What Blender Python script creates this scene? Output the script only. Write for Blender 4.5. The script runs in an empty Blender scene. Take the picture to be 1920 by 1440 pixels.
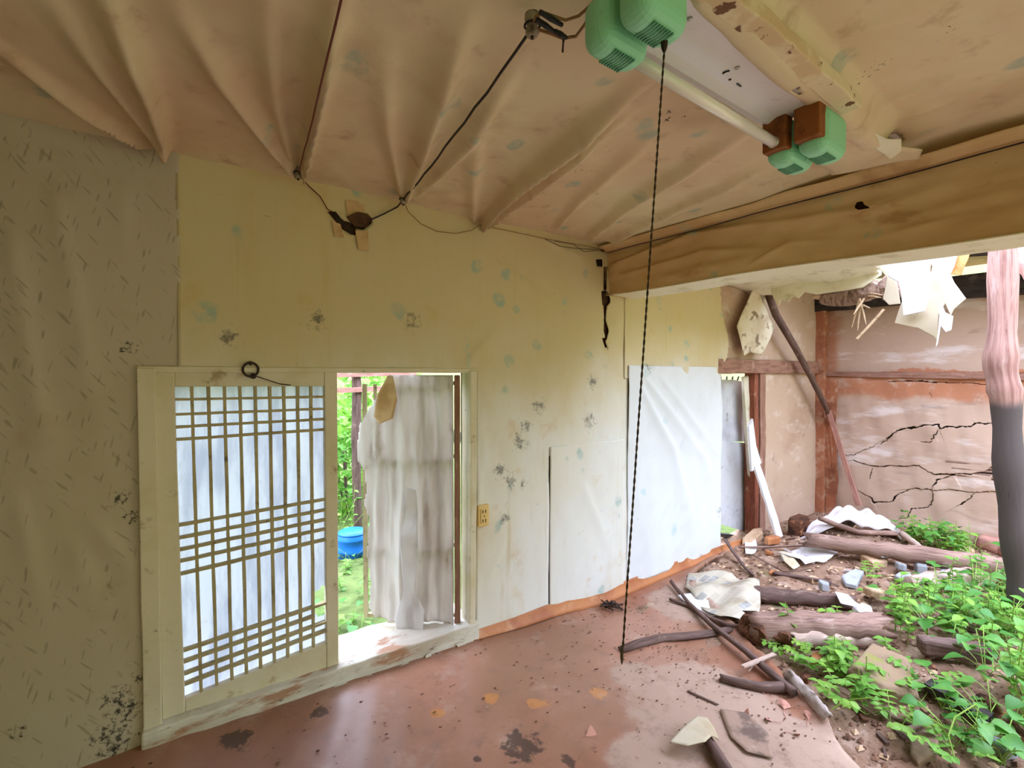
import bpy, bmesh, math, random
import numpy as np
from mathutils import Vector, Matrix, noise as mnoise

# ------------------------------------------------------------------ camera, sky, exposure
scene = bpy.context.scene
COL = scene.collection
F = 900.0; CAMH = 1.4; CAMD = 2.31
PITCH = math.atan(15 / 900.0); YAW = math.atan2(.5813, .8138)
cam_data = bpy.data.cameras.new('camera'); cam = bpy.data.objects.new('camera', cam_data)
COL.objects.link(cam); scene.camera = cam
cam.location = (0, -CAMD, CAMH)
cam.rotation_euler = (math.pi / 2 - PITCH, 0, -YAW)
cam_data.sensor_width = 36.0; cam_data.lens = F / 1920 * 36.0
cam_data.clip_start = .02; cam_data.clip_end = 200

world = bpy.data.worlds.new('overcast_sky'); scene.world = world
world.use_nodes = True
bg = world.node_tree.nodes['Background']
# overcast sky: three times brighter overhead than at the horizon
_t = world.node_tree; _tc = _t.nodes.new('ShaderNodeTexCoord'); _sx = _t.nodes.new('ShaderNodeSeparateXYZ'); _mr = _t.nodes.new('ShaderNodeMapRange')
_t.links.new(_tc.outputs['Generated'], _sx.inputs[0]); _t.links.new(_sx.outputs['Z'], _mr.inputs[0])
for _i, _v in enumerate((0.0, 1.0, 2.1, 5.0)): _mr.inputs[_i + 1].default_value = _v
_t.links.new(_mr.outputs[0], bg.inputs['Strength'])
bg.inputs['Color'].default_value = (.67, .755, 1.0, 1)
vs = scene.view_settings
vs.view_transform = 'Standard'; vs.look = 'None'; vs.gamma = 1.0; vs.use_curve_mapping = False
vs.exposure = 1.78
scene.cycles.max_bounces = 14; scene.cycles.diffuse_bounces = 9; scene.cycles.transmission_bounces = 8

# ------------------------------------------------------------------ measuring helpers
cp, sp_, cy, sy = math.cos(PITCH), math.sin(PITCH), math.cos(YAW), math.sin(YAW)
FW = Vector((sy * cp, cy * cp, -sp_)); RT = Vector((cy, -sy, 0)); UP = RT.cross(FW)
CAM = Vector((0, -CAMD, CAMH))
def ray(x, y): return FW + RT * ((x - 960) / F) + UP * ((720 - y) / F)
def at(x, y, axis, v):
    d = ray(x, y); return CAM + d * ((v - CAM[axis]) / d[axis])
def aX(x, y, v): return at(x, y, 0, v)
def aY(x, y, v=0.0): return at(x, y, 1, v)
def aZ(x, y, v): return at(x, y, 2, v)
FZX = [-3, 0, 1.3, 2.4, 3.9, 8]; FZZ = [-.02, -.02, -.065, -.145, -.13, -.13]
def floor_z(x): return float(np.interp(x, FZX, FZZ))
def sines(seed, n=7, lo=.6, hi=3.0):
    r = random.Random(seed); L = []
    for _ in range(n):
        a = r.uniform(0, math.tau); f = r.uniform(lo, hi) * math.tau
        L.append((math.cos(a) * f, math.sin(a) * f, r.uniform(0, math.tau)))
    return L
def nz(x, y, seed, lo=.6, hi=3.0, n=7):
    s = 0
    for a, b, c in sines(seed, n, lo, hi): s = s + np.sin(a * x + b * y + c)
    return s / n ** .5 * .8
def ground_z(x, y):
    b = -.17 + .05 * np.clip((np.asarray(x, float) - 2.6) / 2, 0, 1)
    m = .10 * np.exp(-((np.asarray(x) - 5.0) ** 2) / .7 - ((np.asarray(y) + .45) ** 2) / .35)
    m = m + .07 * np.exp(-((np.asarray(x) - 3.4) ** 2) / .5 - ((np.asarray(y) + 1.7) ** 2) / .3)
    return b + m + .018 * nz(np.asarray(x), np.asarray(y), 5, .5, 2.2) + .010 * nz(np.asarray(x), np.asarray(y), 6, 3, 7)
def aG(x, y, dz=0.0, fn=None):
    z = -.1
    for _ in range(8):
        p = aZ(x, y, z + dz)
        z = float(fn(p.x, p.y)) if fn else float(ground_z(p.x, p.y))
    return aZ(x, y, z + dz)
def aF(x, y, dz=0.0): return aG(x, y, dz, lambda a, b: floor_z(a))

# ------------------------------------------------------------------ object helpers
WL = {}
def thing(name, loc, label, cat, group=None):
    o = bpy.data.objects.new(name, None); COL.objects.link(o)
    o.location = loc; o.empty_display_size = .05; WL[o] = Vector(loc)
    o['label'] = label; o['category'] = cat
    if group: o['group'] = group
    return o
def tag(o, label, cat, group=None):
    o['label'] = label; o['category'] = cat
    if group: o['group'] = group
    return o
def struct(o, label=None):
    o['kind'] = 'structure'
    if label: o['label'] = label
    return o
def obj(name, geo, mat, parent=None, smooth=False, label=None, base=False):
    v, f = geo[0], geo[1]; uv = geo[2] if len(geo) > 2 else None
    A = np.array([tuple(p) for p in v], float)
    lo, hi = A.min(0), A.max(0); org = (lo + hi) / 2
    if parent is None: org[2] = lo[2]
    me = bpy.data.meshes.new(name)
    me.from_pydata((A - org).tolist(), [], [tuple(int(i) for i in q) for q in f])
    if uv is not None:
        ul = me.uv_layers.new(name='UVMap')
        idx = np.empty(len(me.loops), dtype=np.int32); me.loops.foreach_get('vertex_index', idx)
        ul.data.foreach_set('uv', np.array(uv, float)[idx].ravel())
    if smooth: me.polygons.foreach_set('use_smooth', [True] * len(me.polygons))
    me.materials.append(mat); me.update()
    o = bpy.data.objects.new(name, me); COL.objects.link(o)
    WL[o] = Vector(org)
    if parent is not None:
        o.parent = parent; o.location = Vector(org) - WL[parent]
    else: o.location = org
    if label: o['label'] = label
    return o
def solid(o, t, offset=0):
    m = o.modifiers.new('thickness', 'SOLIDIFY'); m.thickness = t; m.offset = offset; return o
def bevel(o, w=.004, seg=2):
    m = o.modifiers.new('soft_edges', 'BEVEL'); m.width = w; m.segments = seg; m.limit_method = 'ANGLE'; return o
def join(*gs):
    V, Fc, U = [], [], []; has = all(len(g) > 2 for g in gs)
    for g in gs:
        n = len(V); V += [tuple(p) for p in g[0]]; Fc += [tuple(i + n for i in f) for f in g[1]]
        if has: U += list(g[2])
    return (V, Fc, U) if has else (V, Fc)
def box(x0, x1, y0, y1, z0, z1):
    v = [(x, y, z) for x in (x0, x1) for y in (y0, y1) for z in (z0, z1)]
    f = [(0, 1, 3, 2), (4, 6, 7, 5), (0, 4, 5, 1), (2, 3, 7, 6), (0, 2, 6, 4), (1, 5, 7, 3)]
    return v, f
def bar(p, q, w, h, up=(0, 0, 1), n=6, wob=0.0, seed=0):
    """squared timber from p to q; w across, h along `up`; slight waver so edges are not ruled"""
    p, q = Vector(p), Vector(q); d = (q - p); L = d.length; d.normalize()
    up = Vector(up); s = d.cross(up)
    if s.length < 1e-4: s = d.cross(Vector((1, 0, 0)))
    s.normalize(); u = s.cross(d).normalized()
    r = random.Random(seed); V, Fc, U = [], [], []
    for i in range(n + 1):
        t = i / n; c = p + d * (L * t)
        j = [r.uniform(-wob, wob) for _ in range(4)]
        for k, (a, b) in enumerate(((-1, -1), (1, -1), (1, 1), (-1, 1))):
            V.append(c + s * (a * w / 2 + j[k] * .7) + u * (b * h / 2 + j[(k + 1) % 4] * .7)); U.append((k * .07 + seed * .37, t * L + seed * .71))
    for i in range(n):
        for k in range(4):
            a = i * 4 + k; b = i * 4 + (k + 1) % 4; Fc.append((a, b, b + 4, a + 4))
    Fc.append((3, 2, 1, 0)); e = n * 4; Fc.append((e, e + 1, e + 2, e + 3))
    return V, Fc, U
def tube(pts, r, n=8, caps=True, rad=None, seed=0, rough=0.0, oval=1.0, jag=0.0):
    """round stem along a polyline; rad = list of radii per point"""
    P = [Vector(p) for p in pts]; m = len(P); R = rad or [r] * m
    rn = random.Random(seed); ph = [rn.uniform(0, 6.28) for _ in range(6)]
    V, Fc, U = [], [], []; ref = None; dist = 0
    for i in range(m):
        d = (P[min(i + 1, m - 1)] - P[max(i - 1, 0)]).normalized()
        if ref is None:
            ref = d.cross(Vector((0, 0, 1)))
            if ref.length < .1: ref = d.cross(Vector((1, 0, 0)))
        ref = (ref - d * ref.dot(d)).normalized(); bi = d.cross(ref)
        if i: dist += (P[i] - P[i - 1]).length
        for k in range(n):
            a = math.tau * k / n
            rr = R[i] * (1 + rough * (math.sin(2 * a + ph[0] + dist * 3) * .5 + math.sin(3 * a + ph[1] - dist * 5) * .4 + rn.uniform(-.6, .6)))
            off = 0
            if jag and i in (0, m - 1): off = rn.uniform(-jag, jag)
            V.append(P[i] + (ref * math.cos(a) + bi * math.sin(a) * oval) * rr + d * off); U.append((k / n * math.tau * r + seed * .37, dist + seed * .71))
    for i in range(m - 1):
        for k in range(n):
            a = i * n + k; b = i * n + (k + 1) % n; Fc.append((a, b, b + n, a + n))
    if caps:
        for e, sgn in ((0, -1), (m - 1, 1)):
            d = (P[min(e + 1, m - 1)] - P[max(e - 1, 0)]).normalized()
            c = len(V); V.append(P[e] - d * sgn * jag * .8); U.append((0, 0))
            for k in range(n):
                a = e * n + k; b = e * n + (k + 1) % n; Fc.append((c, a, b) if sgn > 0 else (c, b, a))
    return V, Fc, U
def lerp_pts(p, q, n, wob=0, seed=0, sag=0):
    p, q = Vector(p), Vector(q); r = random.Random(seed); out = []
    for i in range(n + 1):
        t = i / n; w = Vector((r.uniform(-1, 1), r.uniform(-1, 1), r.uniform(-1, 1))) * wob
        if i in (0, n): w *= 0
        out.append(p.lerp(q, t) + w + Vector((0, 0, -sag * 4 * t * (1 - t))))
    return out
def log_geo(p, q, r0, r1, seed=0, wob=.008, n=14, m=14, rough=.10, jag=.02):
    pts = lerp_pts(p, q, m, wob, seed); rad = [r0 + (r1 - r0) * i / m for i in range(m + 1)]
    return tube(pts, r0, n, True, rad, seed, rough, 1.0, jag)
def poly_sheet(pts, cuts=3, amp=.01, seed=0, lo=1.5, hi=6, curl=None):
    """thin sheet from a planar outline, subdivided and crumpled along its normal"""
    bm = bmesh.new(); vs_ = [bm.verts.new(p) for p in pts]; f = bm.faces.new(vs_); f.normal_update(); N = f.normal.copy()
    bmesh.ops.triangulate(bm, faces=[f])
    for _ in range(cuts):
        bmesh.ops.subdivide_edges(bm, edges=bm.edges[:], cuts=1, use_grid_fill=True)
    P0 = Vector(pts[0]); u = (Vector(pts[1]) - P0).normalized(); w = N.cross(u)
    for v in bm.verts:
        a = (v.co - P0).dot(u); b = (v.co - P0).dot(w)
        v.co += N * (amp * float(nz(a, b, seed, lo, hi)))
        if curl: v.co += curl(v.co)
    V = [v.co.copy() for v in bm.verts]
    for i, v in enumerate(bm.verts): v.index = i
    Fc = [tuple(v.index for v in f.verts) for f in bm.faces]; bm.free()
    return V, Fc
def jagged(pts, step, amp, seed, closed=True):
    """roughen an outline so torn edges look torn"""
    r = random.Random(seed); out = []; n = len(pts)
    for i in range(n if closed else n - 1):
        a, b = Vector(pts[i]), Vector(pts[(i + 1) % n]); k = max(1, int((b - a).length / step)); d = (b - a)
        for j in range(k):
            q = a + d * (j / k)
            if j: q += Vector([r.uniform(-amp, amp) if abs(c) >= 0 else 0 for c in d]) * 1.0
            out.append(q)
    return out
def prism(pts, vec):
    n = len(pts); V = [Vector(p) for p in pts] + [Vector(p) + Vector(vec) for p in pts]
    Fc = [tuple(range(n))[::-1], tuple(range(n, 2 * n))] + [(i, (i + 1) % n, (i + 1) % n + n, i + n) for i in range(n)]
    return V, Fc
def grid(us, vs_, fn, mask=None):
    """fn(U,V) -> X,Y,Z arrays; mask(u,v) True keeps a face (by face centre)"""
    us = np.asarray(us, float); vs_ = np.asarray(vs_, float)
    U, Vv = np.meshgrid(us, vs_, indexing='ij'); X, Y, Z = fn(U, Vv)
    V = np.stack([X + 0 * U, Y + 0 * U, Z + 0 * U], -1).reshape(-1, 3)
    nu, nv = len(us), len(vs_)
    i, j = np.meshgrid(np.arange(nu - 1), np.arange(nv - 1), indexing='ij')
    a = (i * nv + j); Fq = np.stack([a, a + nv, a + nv + 1, a + 1], -1).reshape(-1, 4)
    if mask is not None:
        cu = (us[:-1] + us[1:]) / 2; cv = (vs_[:-1] + vs_[1:]) / 2
        CU, CV = np.meshgrid(cu, cv, indexing='ij'); keep = mask(CU, CV).reshape(-1); Fq = Fq[keep]
        used = np.unique(Fq); rm = -np.ones(len(V), int); rm[used] = np.arange(len(used)); V = V[used]; Fq = rm[Fq]
    return V, Fq
def inpoly(U, V, poly):
    r = np.zeros(U.shape, bool); n = len(poly)
    for i in range(n):
        x0, y0 = poly[i]; x1, y1 = poly[(i + 1) % n]
        if y0 == y1: continue
        c = ((y0 > V) != (y1 > V)) & (U < (x1 - x0) * (V - y0) / (y1 - y0) + x0); r ^= c
    return r
def polydist(U, V, pl):
    """distance to a polyline and arclength of the nearest point"""
    best = np.full(U.shape, 9e9); arc = np.zeros(U.shape); s0 = 0; side = np.zeros(U.shape)
    for (x0, y0), (x1, y1) in zip(pl[:-1], pl[1:]):
        dx, dy = x1 - x0, y1 - y0; L = math.hypot(dx, dy)
        if L < 1e-6: continue
        t = np.clip(((U - x0) * dx + (V - y0) * dy) / L ** 2, 0, 1)
        d = np.hypot(U - x0 - t * dx, V - y0 - t * dy); b = d < best
        best = np.where(b, d, best); arc = np.where(b, s0 + t * L, arc)
        side = np.where(b, np.sign((U - x0) * dy - (V - y0) * dx), side); s0 += L
    return best, arc, side, s0
def folds(U, V, L):
    """L: (polyline, amplitude, width at start, width growth per metre)"""
    h = np.zeros(U.shape)
    for pl, A, w0, g in L:
        d, s, side, T = polydist(U, V, pl); w = w0 + g * s
        tp = np.clip(s / .10, 0, 1) * np.clip((T - s) / .35, 0, 1)
        ww = np.where(side > 0, w, w * .55)
        h += A * tp * (.62 * np.exp(-(d / ww) ** 2) + .38 * np.exp(-(np.sqrt(d * d + .0004) - .02) / (ww * .5)))
    return h

# ------------------------------------------------------------------ materials
def C(h, k=1.0):
    h = h.lstrip('#'); o = []
    for i in (0, 2, 4):
        c = int(h[i:i + 2], 16) / 255; o.append((c / 12.92 if c <= .04045 else ((c + .055) / 1.055) ** 2.4) * k)
    return (*o, 1)
class NT:
    def __init__(s, name):
        s.m = bpy.data.materials.new(name); s.m.use_nodes = True; s.t = s.m.node_tree; s.t.nodes.clear()
        s.out = s.n('ShaderNodeOutputMaterial'); s.geo = s.n('ShaderNodeNewGeometry'); s.tc = s.n('ShaderNodeTexCoord')
    def n(s, t, **k):
        o = s.t.nodes.new(t)
        for a, b in k.items(): setattr(o, a, b)
        return o
    def l(s, a, b): s.t.links.new(a, b)
    def vec(s, src, scl=(1, 1, 1), rot=None, loc=None):
        v = s.geo.outputs['Position'] if src == 'P' else (s.tc.outputs['UV'] if src == 'UV' else s.tc.outputs['Object'])
        if rot:
            r = s.n('ShaderNodeMapping'); r.inputs['Rotation'].default_value = rot; s.l(v, r.inputs['Vector']); v = r.outputs[0]
        r = s.n('ShaderNodeMapping'); r.inputs['Scale'].default_value = scl
        if loc: r.inputs['Location'].default_value = loc
        s.l(v, r.inputs['Vector']); return r.outputs[0]
    def noise(s, vec, scale, detail=4, rough=.6, dist=0):
        o = s.n('ShaderNodeTexNoise'); o.inputs['Scale'].default_value = scale; o.inputs['Detail'].default_value = detail
        o.inputs['Roughness'].default_value = rough; o.inputs['Distortion'].default_value = dist
        s.l(vec, o.inputs['Vector']); return o.outputs['Fac']
    def mr(s, v, a, b, c=0, d=1, smooth=True):
        o = s.n('ShaderNodeMapRange', interpolation_type='SMOOTHSTEP' if smooth else 'LINEAR')
        for i, x in enumerate((a, b, c, d)): o.inputs[i + 1].default_value = x
        s.l(v, o.inputs[0]); return o.outputs[0]
    def math(s, op, a, b):
        o = s.n('ShaderNodeMath', operation=op)
        for i, x in enumerate((a, b)):
            if isinstance(x, (int, float)): o.inputs[i].default_value = x
            else: s.l(x, o.inputs[i])
        return o.outputs[0]
    def mix(s, f, a, b):
        o = s.n('ShaderNodeMix', data_type='RGBA')
        for k, x in ((0, f), (6, a), (7, b)):
            if isinstance(x, (int, float, tuple)): o.inputs[k].default_value = x
            else: s.l(x, o.inputs[k])
        return o.outputs[2]
def mk(name, base, rough=.8, layers=(), src='P', bump=None, spec=.3, transl=0.0, metal=0.0, rough_layers=(), coat=0):
    """layers: dicts; n = noise patches, v = printed motif, s = stains at places, a = band along an axis"""
    t = NT(name); col = base; ro = rough
    for L in list(layers) + [dict(x, _r=1) for x in rough_layers]:
        k = L.get('k', 'n'); sc = L.get('scl', (1, 1, 1))
        v = t.vec(L.get('src', src), sc, L.get('rot'), L.get('loc'))
        if k == 'n': f = t.mr(t.noise(v, L['s'], L.get('d', 5), L.get('r', .62), L.get('dist', 0)), L['lo'], L['hi'])
        elif k == 'v':
            w = t.n('ShaderNodeTexNoise'); w.inputs['Scale'].default_value = L.get('ws', 3); w.inputs['Detail'].default_value = 2; t.l(v, w.inputs['Vector'])
            mx = t.n('ShaderNodeMix', data_type='RGBA', blend_type='LINEAR_LIGHT'); mx.inputs[0].default_value = L.get('warp', .06)
            t.l(v, mx.inputs[6]); t.l(w.outputs['Color'], mx.inputs[7])
            vo = t.n('ShaderNodeTexVoronoi'); vo.inputs['Scale'].default_value = L['s']; t.l(mx.outputs[2], vo.inputs['Vector'])
            f = t.mr(vo.outputs['Distance'], L['rad'], L['rad'] * .6)
            sep = t.n('ShaderNodeSeparateColor'); t.l(vo.outputs['Color'], sep.inputs[0])
            f = t.math('MULTIPLY', f, t.math('GREATER_THAN', sep.outputs[0], L.get('sel', .5)))
        elif k == 's':
            f = None
            for (p, r) in L['pts']:
                d = t.n('ShaderNodeVectorMath', operation='DISTANCE'); t.l(t.geo.outputs['Position'], d.inputs[0]); d.inputs[1].default_value = p
                g = t.mr(d.outputs['Value'], r, r * L.get('core', .15))
                f = g if f is None else t.math('MAXIMUM', f, g)
            if 's' in L:
                nn = t.noise(v, L['s'], L.get('d', 6), L.get('r', .65))
                f = t.mr(t.math('ADD', t.math('MULTIPLY', f, L.get('push', .35)), nn), L['lo'], L['hi'])
                # keep stain inside its place
                g2 = None
                for (p, r) in L['pts']:
                    d = t.n('ShaderNodeVectorMath', operation='DISTANCE'); t.l(t.geo.outputs['Position'], d.inputs[0]); d.inputs[1].default_value = p
                    g = t.mr(d.outputs['Value'], r * 1.7, r * .6); g2 = g if g2 is None else t.math('MAXIMUM', g2, g)
                f = t.math('MULTIPLY', f, g2)
        elif k == 'a':
            sep = t.n('ShaderNodeSeparateXYZ'); t.l(t.vec(L.get('src', src)), sep.inputs[0])
            a = t.math('ADD', sep.outputs[L['ax']], t.math('MULTIPLY', t.noise(v, L['s'], 4), L.get('wob', .2)))
            f = t.mr(a, L['lo'], L['hi'])
            if 'lo2' in L: f = t.math('MULTIPLY', f, t.mr(a, L['hi2'], L['lo2']))
        if 'xn' in L:   # break up with a second, finer noise
            s2, lo2, hi2 = L['xn']; f = t.math('MULTIPLY', f, t.mr(t.noise(v, s2, 5, .7), lo2, hi2))
        f = t.math('MULTIPLY', f, L.get('f', 1.0))
        if L.get('_r') or 'rough' in L:
            rv = L['rough']
            o = t.n('ShaderNodeMix', data_type='FLOAT'); t.l(f, o.inputs[0])
            if isinstance(ro, (int, float)): o.inputs[2].default_value = ro
            else: t.l(ro, o.inputs[2])
            o.inputs[3].default_value = rv; ro = o.outputs[0]
        if not L.get('_r'): col = t.mix(f, col, L['c'])
    p = t.n('ShaderNodeBsdfPrincipled')
    def put(i, x):
        if isinstance(x, (int, float, tuple)): p.inputs[i].default_value = x
        else: t.l(x, p.inputs[i])
    put('Base Color', col); put('Roughness', ro); put('Metallic', metal); put('Specular IOR Level', spec); put('Coat Weight', coat)
    if bump:
        b = t.n('ShaderNodeBump'); b.inputs['Strength'].default_value = bump[1]; b.inputs['Distance'].default_value = bump[2] if len(bump) > 2 else .01
        v = t.vec(src, bump[3] if len(bump) > 3 else (1, 1, 1)); t.l(t.noise(v, bump[0], 6, .65), b.inputs['Height']); t.l(b.outputs[0], p.inputs['Normal'])
    sh = p.outputs[0]
    if transl:
        tr = t.n('ShaderNodeBsdfTranslucent')
        if isinstance(col, tuple): tr.inputs[0].default_value = col
        else: t.l(col, tr.inputs[0])
        mxs = t.n('ShaderNodeMixShader'); mxs.inputs[0].default_value = transl; t.l(sh, mxs.inputs[1]); t.l(tr.outputs[0], mxs.inputs[2]); sh = mxs.outputs[0]
    t.l(sh, t.out.inputs['Surface']); return t.m

def wall_pts(L): return [(tuple(aY(x, y, 0)), r) for x, y, r in L]
TEAL = C('7fa9a6')
M = {}
MOLD_R = wall_pts([(1110, 715, .12), (1105, 790, .14), (985, 800, .10), (975, 830, .13), (955, 900, .12), (935, 880, .10), (945, 970, .10), (980, 905, .08), (1215, 690, .10), (1310, 1040, .08), (1345, 960, .10), (1010, 760, .12), (430, 630, .10), (770, 600, .13), (590, 600, .12)])
MOLD_L = wall_pts([(215, 1310, .09), (205, 1370, .10), (215, 1395, .12), (240, 1330, .10), (225, 935, .06), (250, 970, .05), (35, 1370, .05), (265, 1270, .05), (240, 650, .05)])
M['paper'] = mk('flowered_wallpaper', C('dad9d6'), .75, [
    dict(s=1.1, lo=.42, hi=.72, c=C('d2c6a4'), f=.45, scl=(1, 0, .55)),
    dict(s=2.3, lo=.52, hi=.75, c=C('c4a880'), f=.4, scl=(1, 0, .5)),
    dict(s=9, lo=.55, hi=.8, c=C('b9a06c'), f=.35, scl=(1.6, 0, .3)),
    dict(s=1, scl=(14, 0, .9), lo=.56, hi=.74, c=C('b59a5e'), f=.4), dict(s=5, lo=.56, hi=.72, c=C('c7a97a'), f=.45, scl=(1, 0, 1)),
    dict(k='a', ax=2, s=1.6, scl=(1, 0, .8), wob=1.3, lo=1.5, hi=2.4, c=C('c4ab66'), f=.7),  # yellowed toward the top: water stain plus green bounce light put into the colour
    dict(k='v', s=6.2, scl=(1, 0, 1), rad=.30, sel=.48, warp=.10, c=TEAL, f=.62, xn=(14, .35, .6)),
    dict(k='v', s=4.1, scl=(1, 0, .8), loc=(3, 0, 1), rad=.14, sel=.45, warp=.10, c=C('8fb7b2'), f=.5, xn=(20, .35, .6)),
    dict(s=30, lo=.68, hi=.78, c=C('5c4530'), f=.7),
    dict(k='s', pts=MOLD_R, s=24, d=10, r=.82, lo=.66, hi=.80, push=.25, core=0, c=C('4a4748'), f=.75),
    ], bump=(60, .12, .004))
M['paper_fresh'] = mk('whiter_wallpaper', C('d6d8dc'), .75, [
    dict(s=1.3, lo=.48, hi=.75, c=C('c6c4c0'), f=.5, scl=(1, 0, .55)),
    dict(k='v', s=6.2, scl=(1, 0, 1), rad=.24, sel=.62, warp=.10, c=C('9fc3cb'), f=.5, xn=(14, .35, .6)),
    dict(s=9, lo=.58, hi=.8, c=C('a9a7b5'), f=.4, scl=(1.3, 0, .6)),
    dict(s=34, lo=.69, hi=.78, c=C('544a48'), f=.6),
    dict(k='s', pts=MOLD_R, s=24, d=10, r=.82, lo=.66, hi=.80, push=.25, core=0, c=C('4a4748'), f=.75),
    ], bump=(60, .12, .004))
M['bamboo'] = mk('bamboo_leaf_wallpaper', C('b9ad9a'), .8, [
    dict(s=1.4, lo=.45, hi=.75, c=C('a99a78'), f=.6, scl=(1, 0, .6)),
    dict(k='v', s=1, rot=(0, math.radians(38), 0), scl=(58, 0, 9.5), rad=.30, sel=.42, warp=.9, ws=.5, c=C('7c7058'), f=.45, xn=(.7, .36, .56)),
    dict(k='v', s=1, rot=(0, math.radians(-12), 0), scl=(66, 0, 11), loc=(5, 0, 2), rad=.30, sel=.48, warp=.9, ws=.5, c=C('766a54'), f=.45, xn=(.6, .38, .56)),
    dict(s=3.5, lo=.55, hi=.75, c=C('a38d6a'), f=.5),
    dict(k='s', pts=MOLD_L, s=52, d=9, r=.75, lo=.60, hi=.72, push=.16, core=0, c=C('2b2624'), f=.95),
    ], bump=(40, .15, .004))
M['ceil'] = mk('ceiling_paper', C('d8caa8'), .8, [
    dict(s=.9, lo=.40, hi=.70, c=C('cdb091'), f=.9, scl=(1, 1, 0)),
    dict(s=2.6, lo=.50, hi=.74, c=C('b39374'), f=.5, scl=(1, 1, 0)),
    dict(s=7, lo=.56, hi=.78, c=C('967452'), f=.6, scl=(1, 1, 0)),
    dict(k='v', s=6.5, scl=(1, .75, 0), rad=.28, sel=.58, warp=.08, c=C('8fa89c'), f=.65, xn=(14, .34, .6)),
    dict(s=34, lo=.70, hi=.78, c=C('4a3424'), f=.8, scl=(1, 1, 0)),
    dict(k='s', pts=[(tuple(aZ(x, y, 2.25)), r) for x, y, r in ((1010, 375, .12), (1090, 330, .14), (1130, 290, .10), (1250, 230, .12), (1000, 390, .10), (1480, 150, .08), (1640, 150, .1), (1780, 90, .12), (1540, 145, .06))], s=55, lo=.70, hi=.76, push=.12, c=C('33241c'), f=.9),
    ], bump=(50, .12, .004))
M['beam'] = mk('beam_paper', C('d6b98c'), .8, [
    dict(s=1.6, lo=.42, hi=.7, c=C('bd9465'), f=.8, scl=(0, .6, 1.4)),
    dict(s=3.2, lo=.57, hi=.72, c=C('9a6a3e'), f=.6, scl=(0, .7, 2)),
    dict(k='v', s=5.5, scl=(0, 1, 1), rad=.26, sel=.66, warp=.08, c=C('8fae98'), f=.6, xn=(14, .34, .6)),
    dict(s=34, lo=.70, hi=.78, c=C('4a3020'), f=.7),
    ], bump=(50, .12, .004))
M['edge_paper'] = mk('pale_edging_paper', C('e4e0c6'), .7, [dict(s=8, lo=.5, hi=.75, c=C('a99b74'), f=.6)], bump=(60, .1, .003))
M['earth'] = mk('dark_earth_core', C('5a3d28'), .95, [dict(s=14, lo=.45, hi=.7, c=C('2a1b12'), f=.9)], bump=(40, .6, .01))
M['mud'] = mk('tan_mud_plaster', C('bfa48e'), .92, [
    dict(s=1.2, lo=.45, hi=.7, c=C('a98a74'), f=.8),
    dict(s=3.1, lo=.52, hi=.72, c=C('d9c8bd'), f=.6, scl=(1, .6, 2)),
    dict(s=8, lo=.6, hi=.75, c=C('8d6f5c'), f=.6),
    dict(s=20, lo=.66, hi=.76, c=C('6d5340'), f=.6),
    ], bump=(30, .3, .008))
M['endmud'] = mk('end_wall_plaster', C('bda18e'), .92, [
    dict(s=1.3, lo=.42, hi=.68, c=C('a98a76'), f=.8),
    dict(s=2.4, lo=.52, hi=.68, c=C('ddd0cc'), f=.75, scl=(1, .6, 2.2)),
    dict(s=6, lo=.58, hi=.72, c=C('9a8478'), f=.6, scl=(1, .5, 2)),
    dict(k='a', ax=2, s=3.5, wob=.26, lo=1.27, hi=1.36, lo2=1.56, hi2=1.58, c=C('b0704e'), f=.85, xn=(5, .30, .5)),
    dict(k='a', ax=1, s=3.0, wob=.22, lo=-.10, hi=.03, c=C('a86a4a'), f=.8, xn=(4, .28, .5)),
    dict(s=24, lo=.68, hi=.76, c=C('6d5340'), f=.5),
    ], bump=(26, .3, .008))
M['clay'] = mk('orange_clay', C('a5694c'), .95, [dict(s=5, lo=.45, hi=.7, c=C('7d4c38'), f=.8), dict(s=9, lo=.5, hi=.66, c=C('bd9880'), f=.8)], bump=(30, .5, .01))
M['floor'] = mk('worn_floor_skin', C('8f664e'), .42, [
    dict(s=1.3, lo=.40, hi=.68, c=C('a5755f'), f=.8, rough=.34),
    dict(s=.8, lo=.50, hi=.66, c=C('8a5238'), f=.6, loc=(4, 2, 0)),
    dict(k='s', pts=[(tuple(aF(x, y)), r) for x, y, r in ((1330, 1330, .55), (1300, 1130, .42), (1450, 1400, .5), (1200, 1270, .22), (1420, 1060, .45), (1230, 1430, .25))], s=3.2, lo=.62, hi=.80, push=.50, core=.3, c=C('a58a78'), f=.92, rough=.85),
    dict(k='s', pts=[(tuple(aF(x, y)), r) for x, y, r in ((820, 1338, .05), (925, 1310, .07), (1000, 1320, .06), (1120, 1300, .07))], s=9, lo=.62, hi=.70, push=.30, c=C('b97a3c'), f=.75),
    dict(s=16, lo=.60, hi=.74, c=C('6b4030'), f=.6), dict(s=11, d=9, r=.75, lo=.50, hi=.68, c=C('7d5f4e'), f=.55), dict(s=5, d=8, lo=.54, hi=.7, c=C('b59a88'), f=.4),
    dict(s=42, lo=.66, hi=.76, c=C('3d271f'), f=.7),
    dict(k='s', pts=[(tuple(aF(x, y)), r) for x, y, r in ((1065, 1428, .05), (895, 1422, .03), (600, 1335, .06), (440, 1385, .10), (980, 1400, .14))], s=22, lo=.62, hi=.75, push=.30, c=C('33221c'), f=.8),
    ], bump=(70, .12, .003), spec=.5)
M['skirt'] = mk('turned_up_floor_skin', C('b5764a'), .55, [dict(s=3, lo=.45, hi=.7, c=C('9a5a3a'), f=.8), dict(s=7, lo=.55, hi=.75, c=C('cda07c'), f=.7)], bump=(40, .15, .004))
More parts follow.
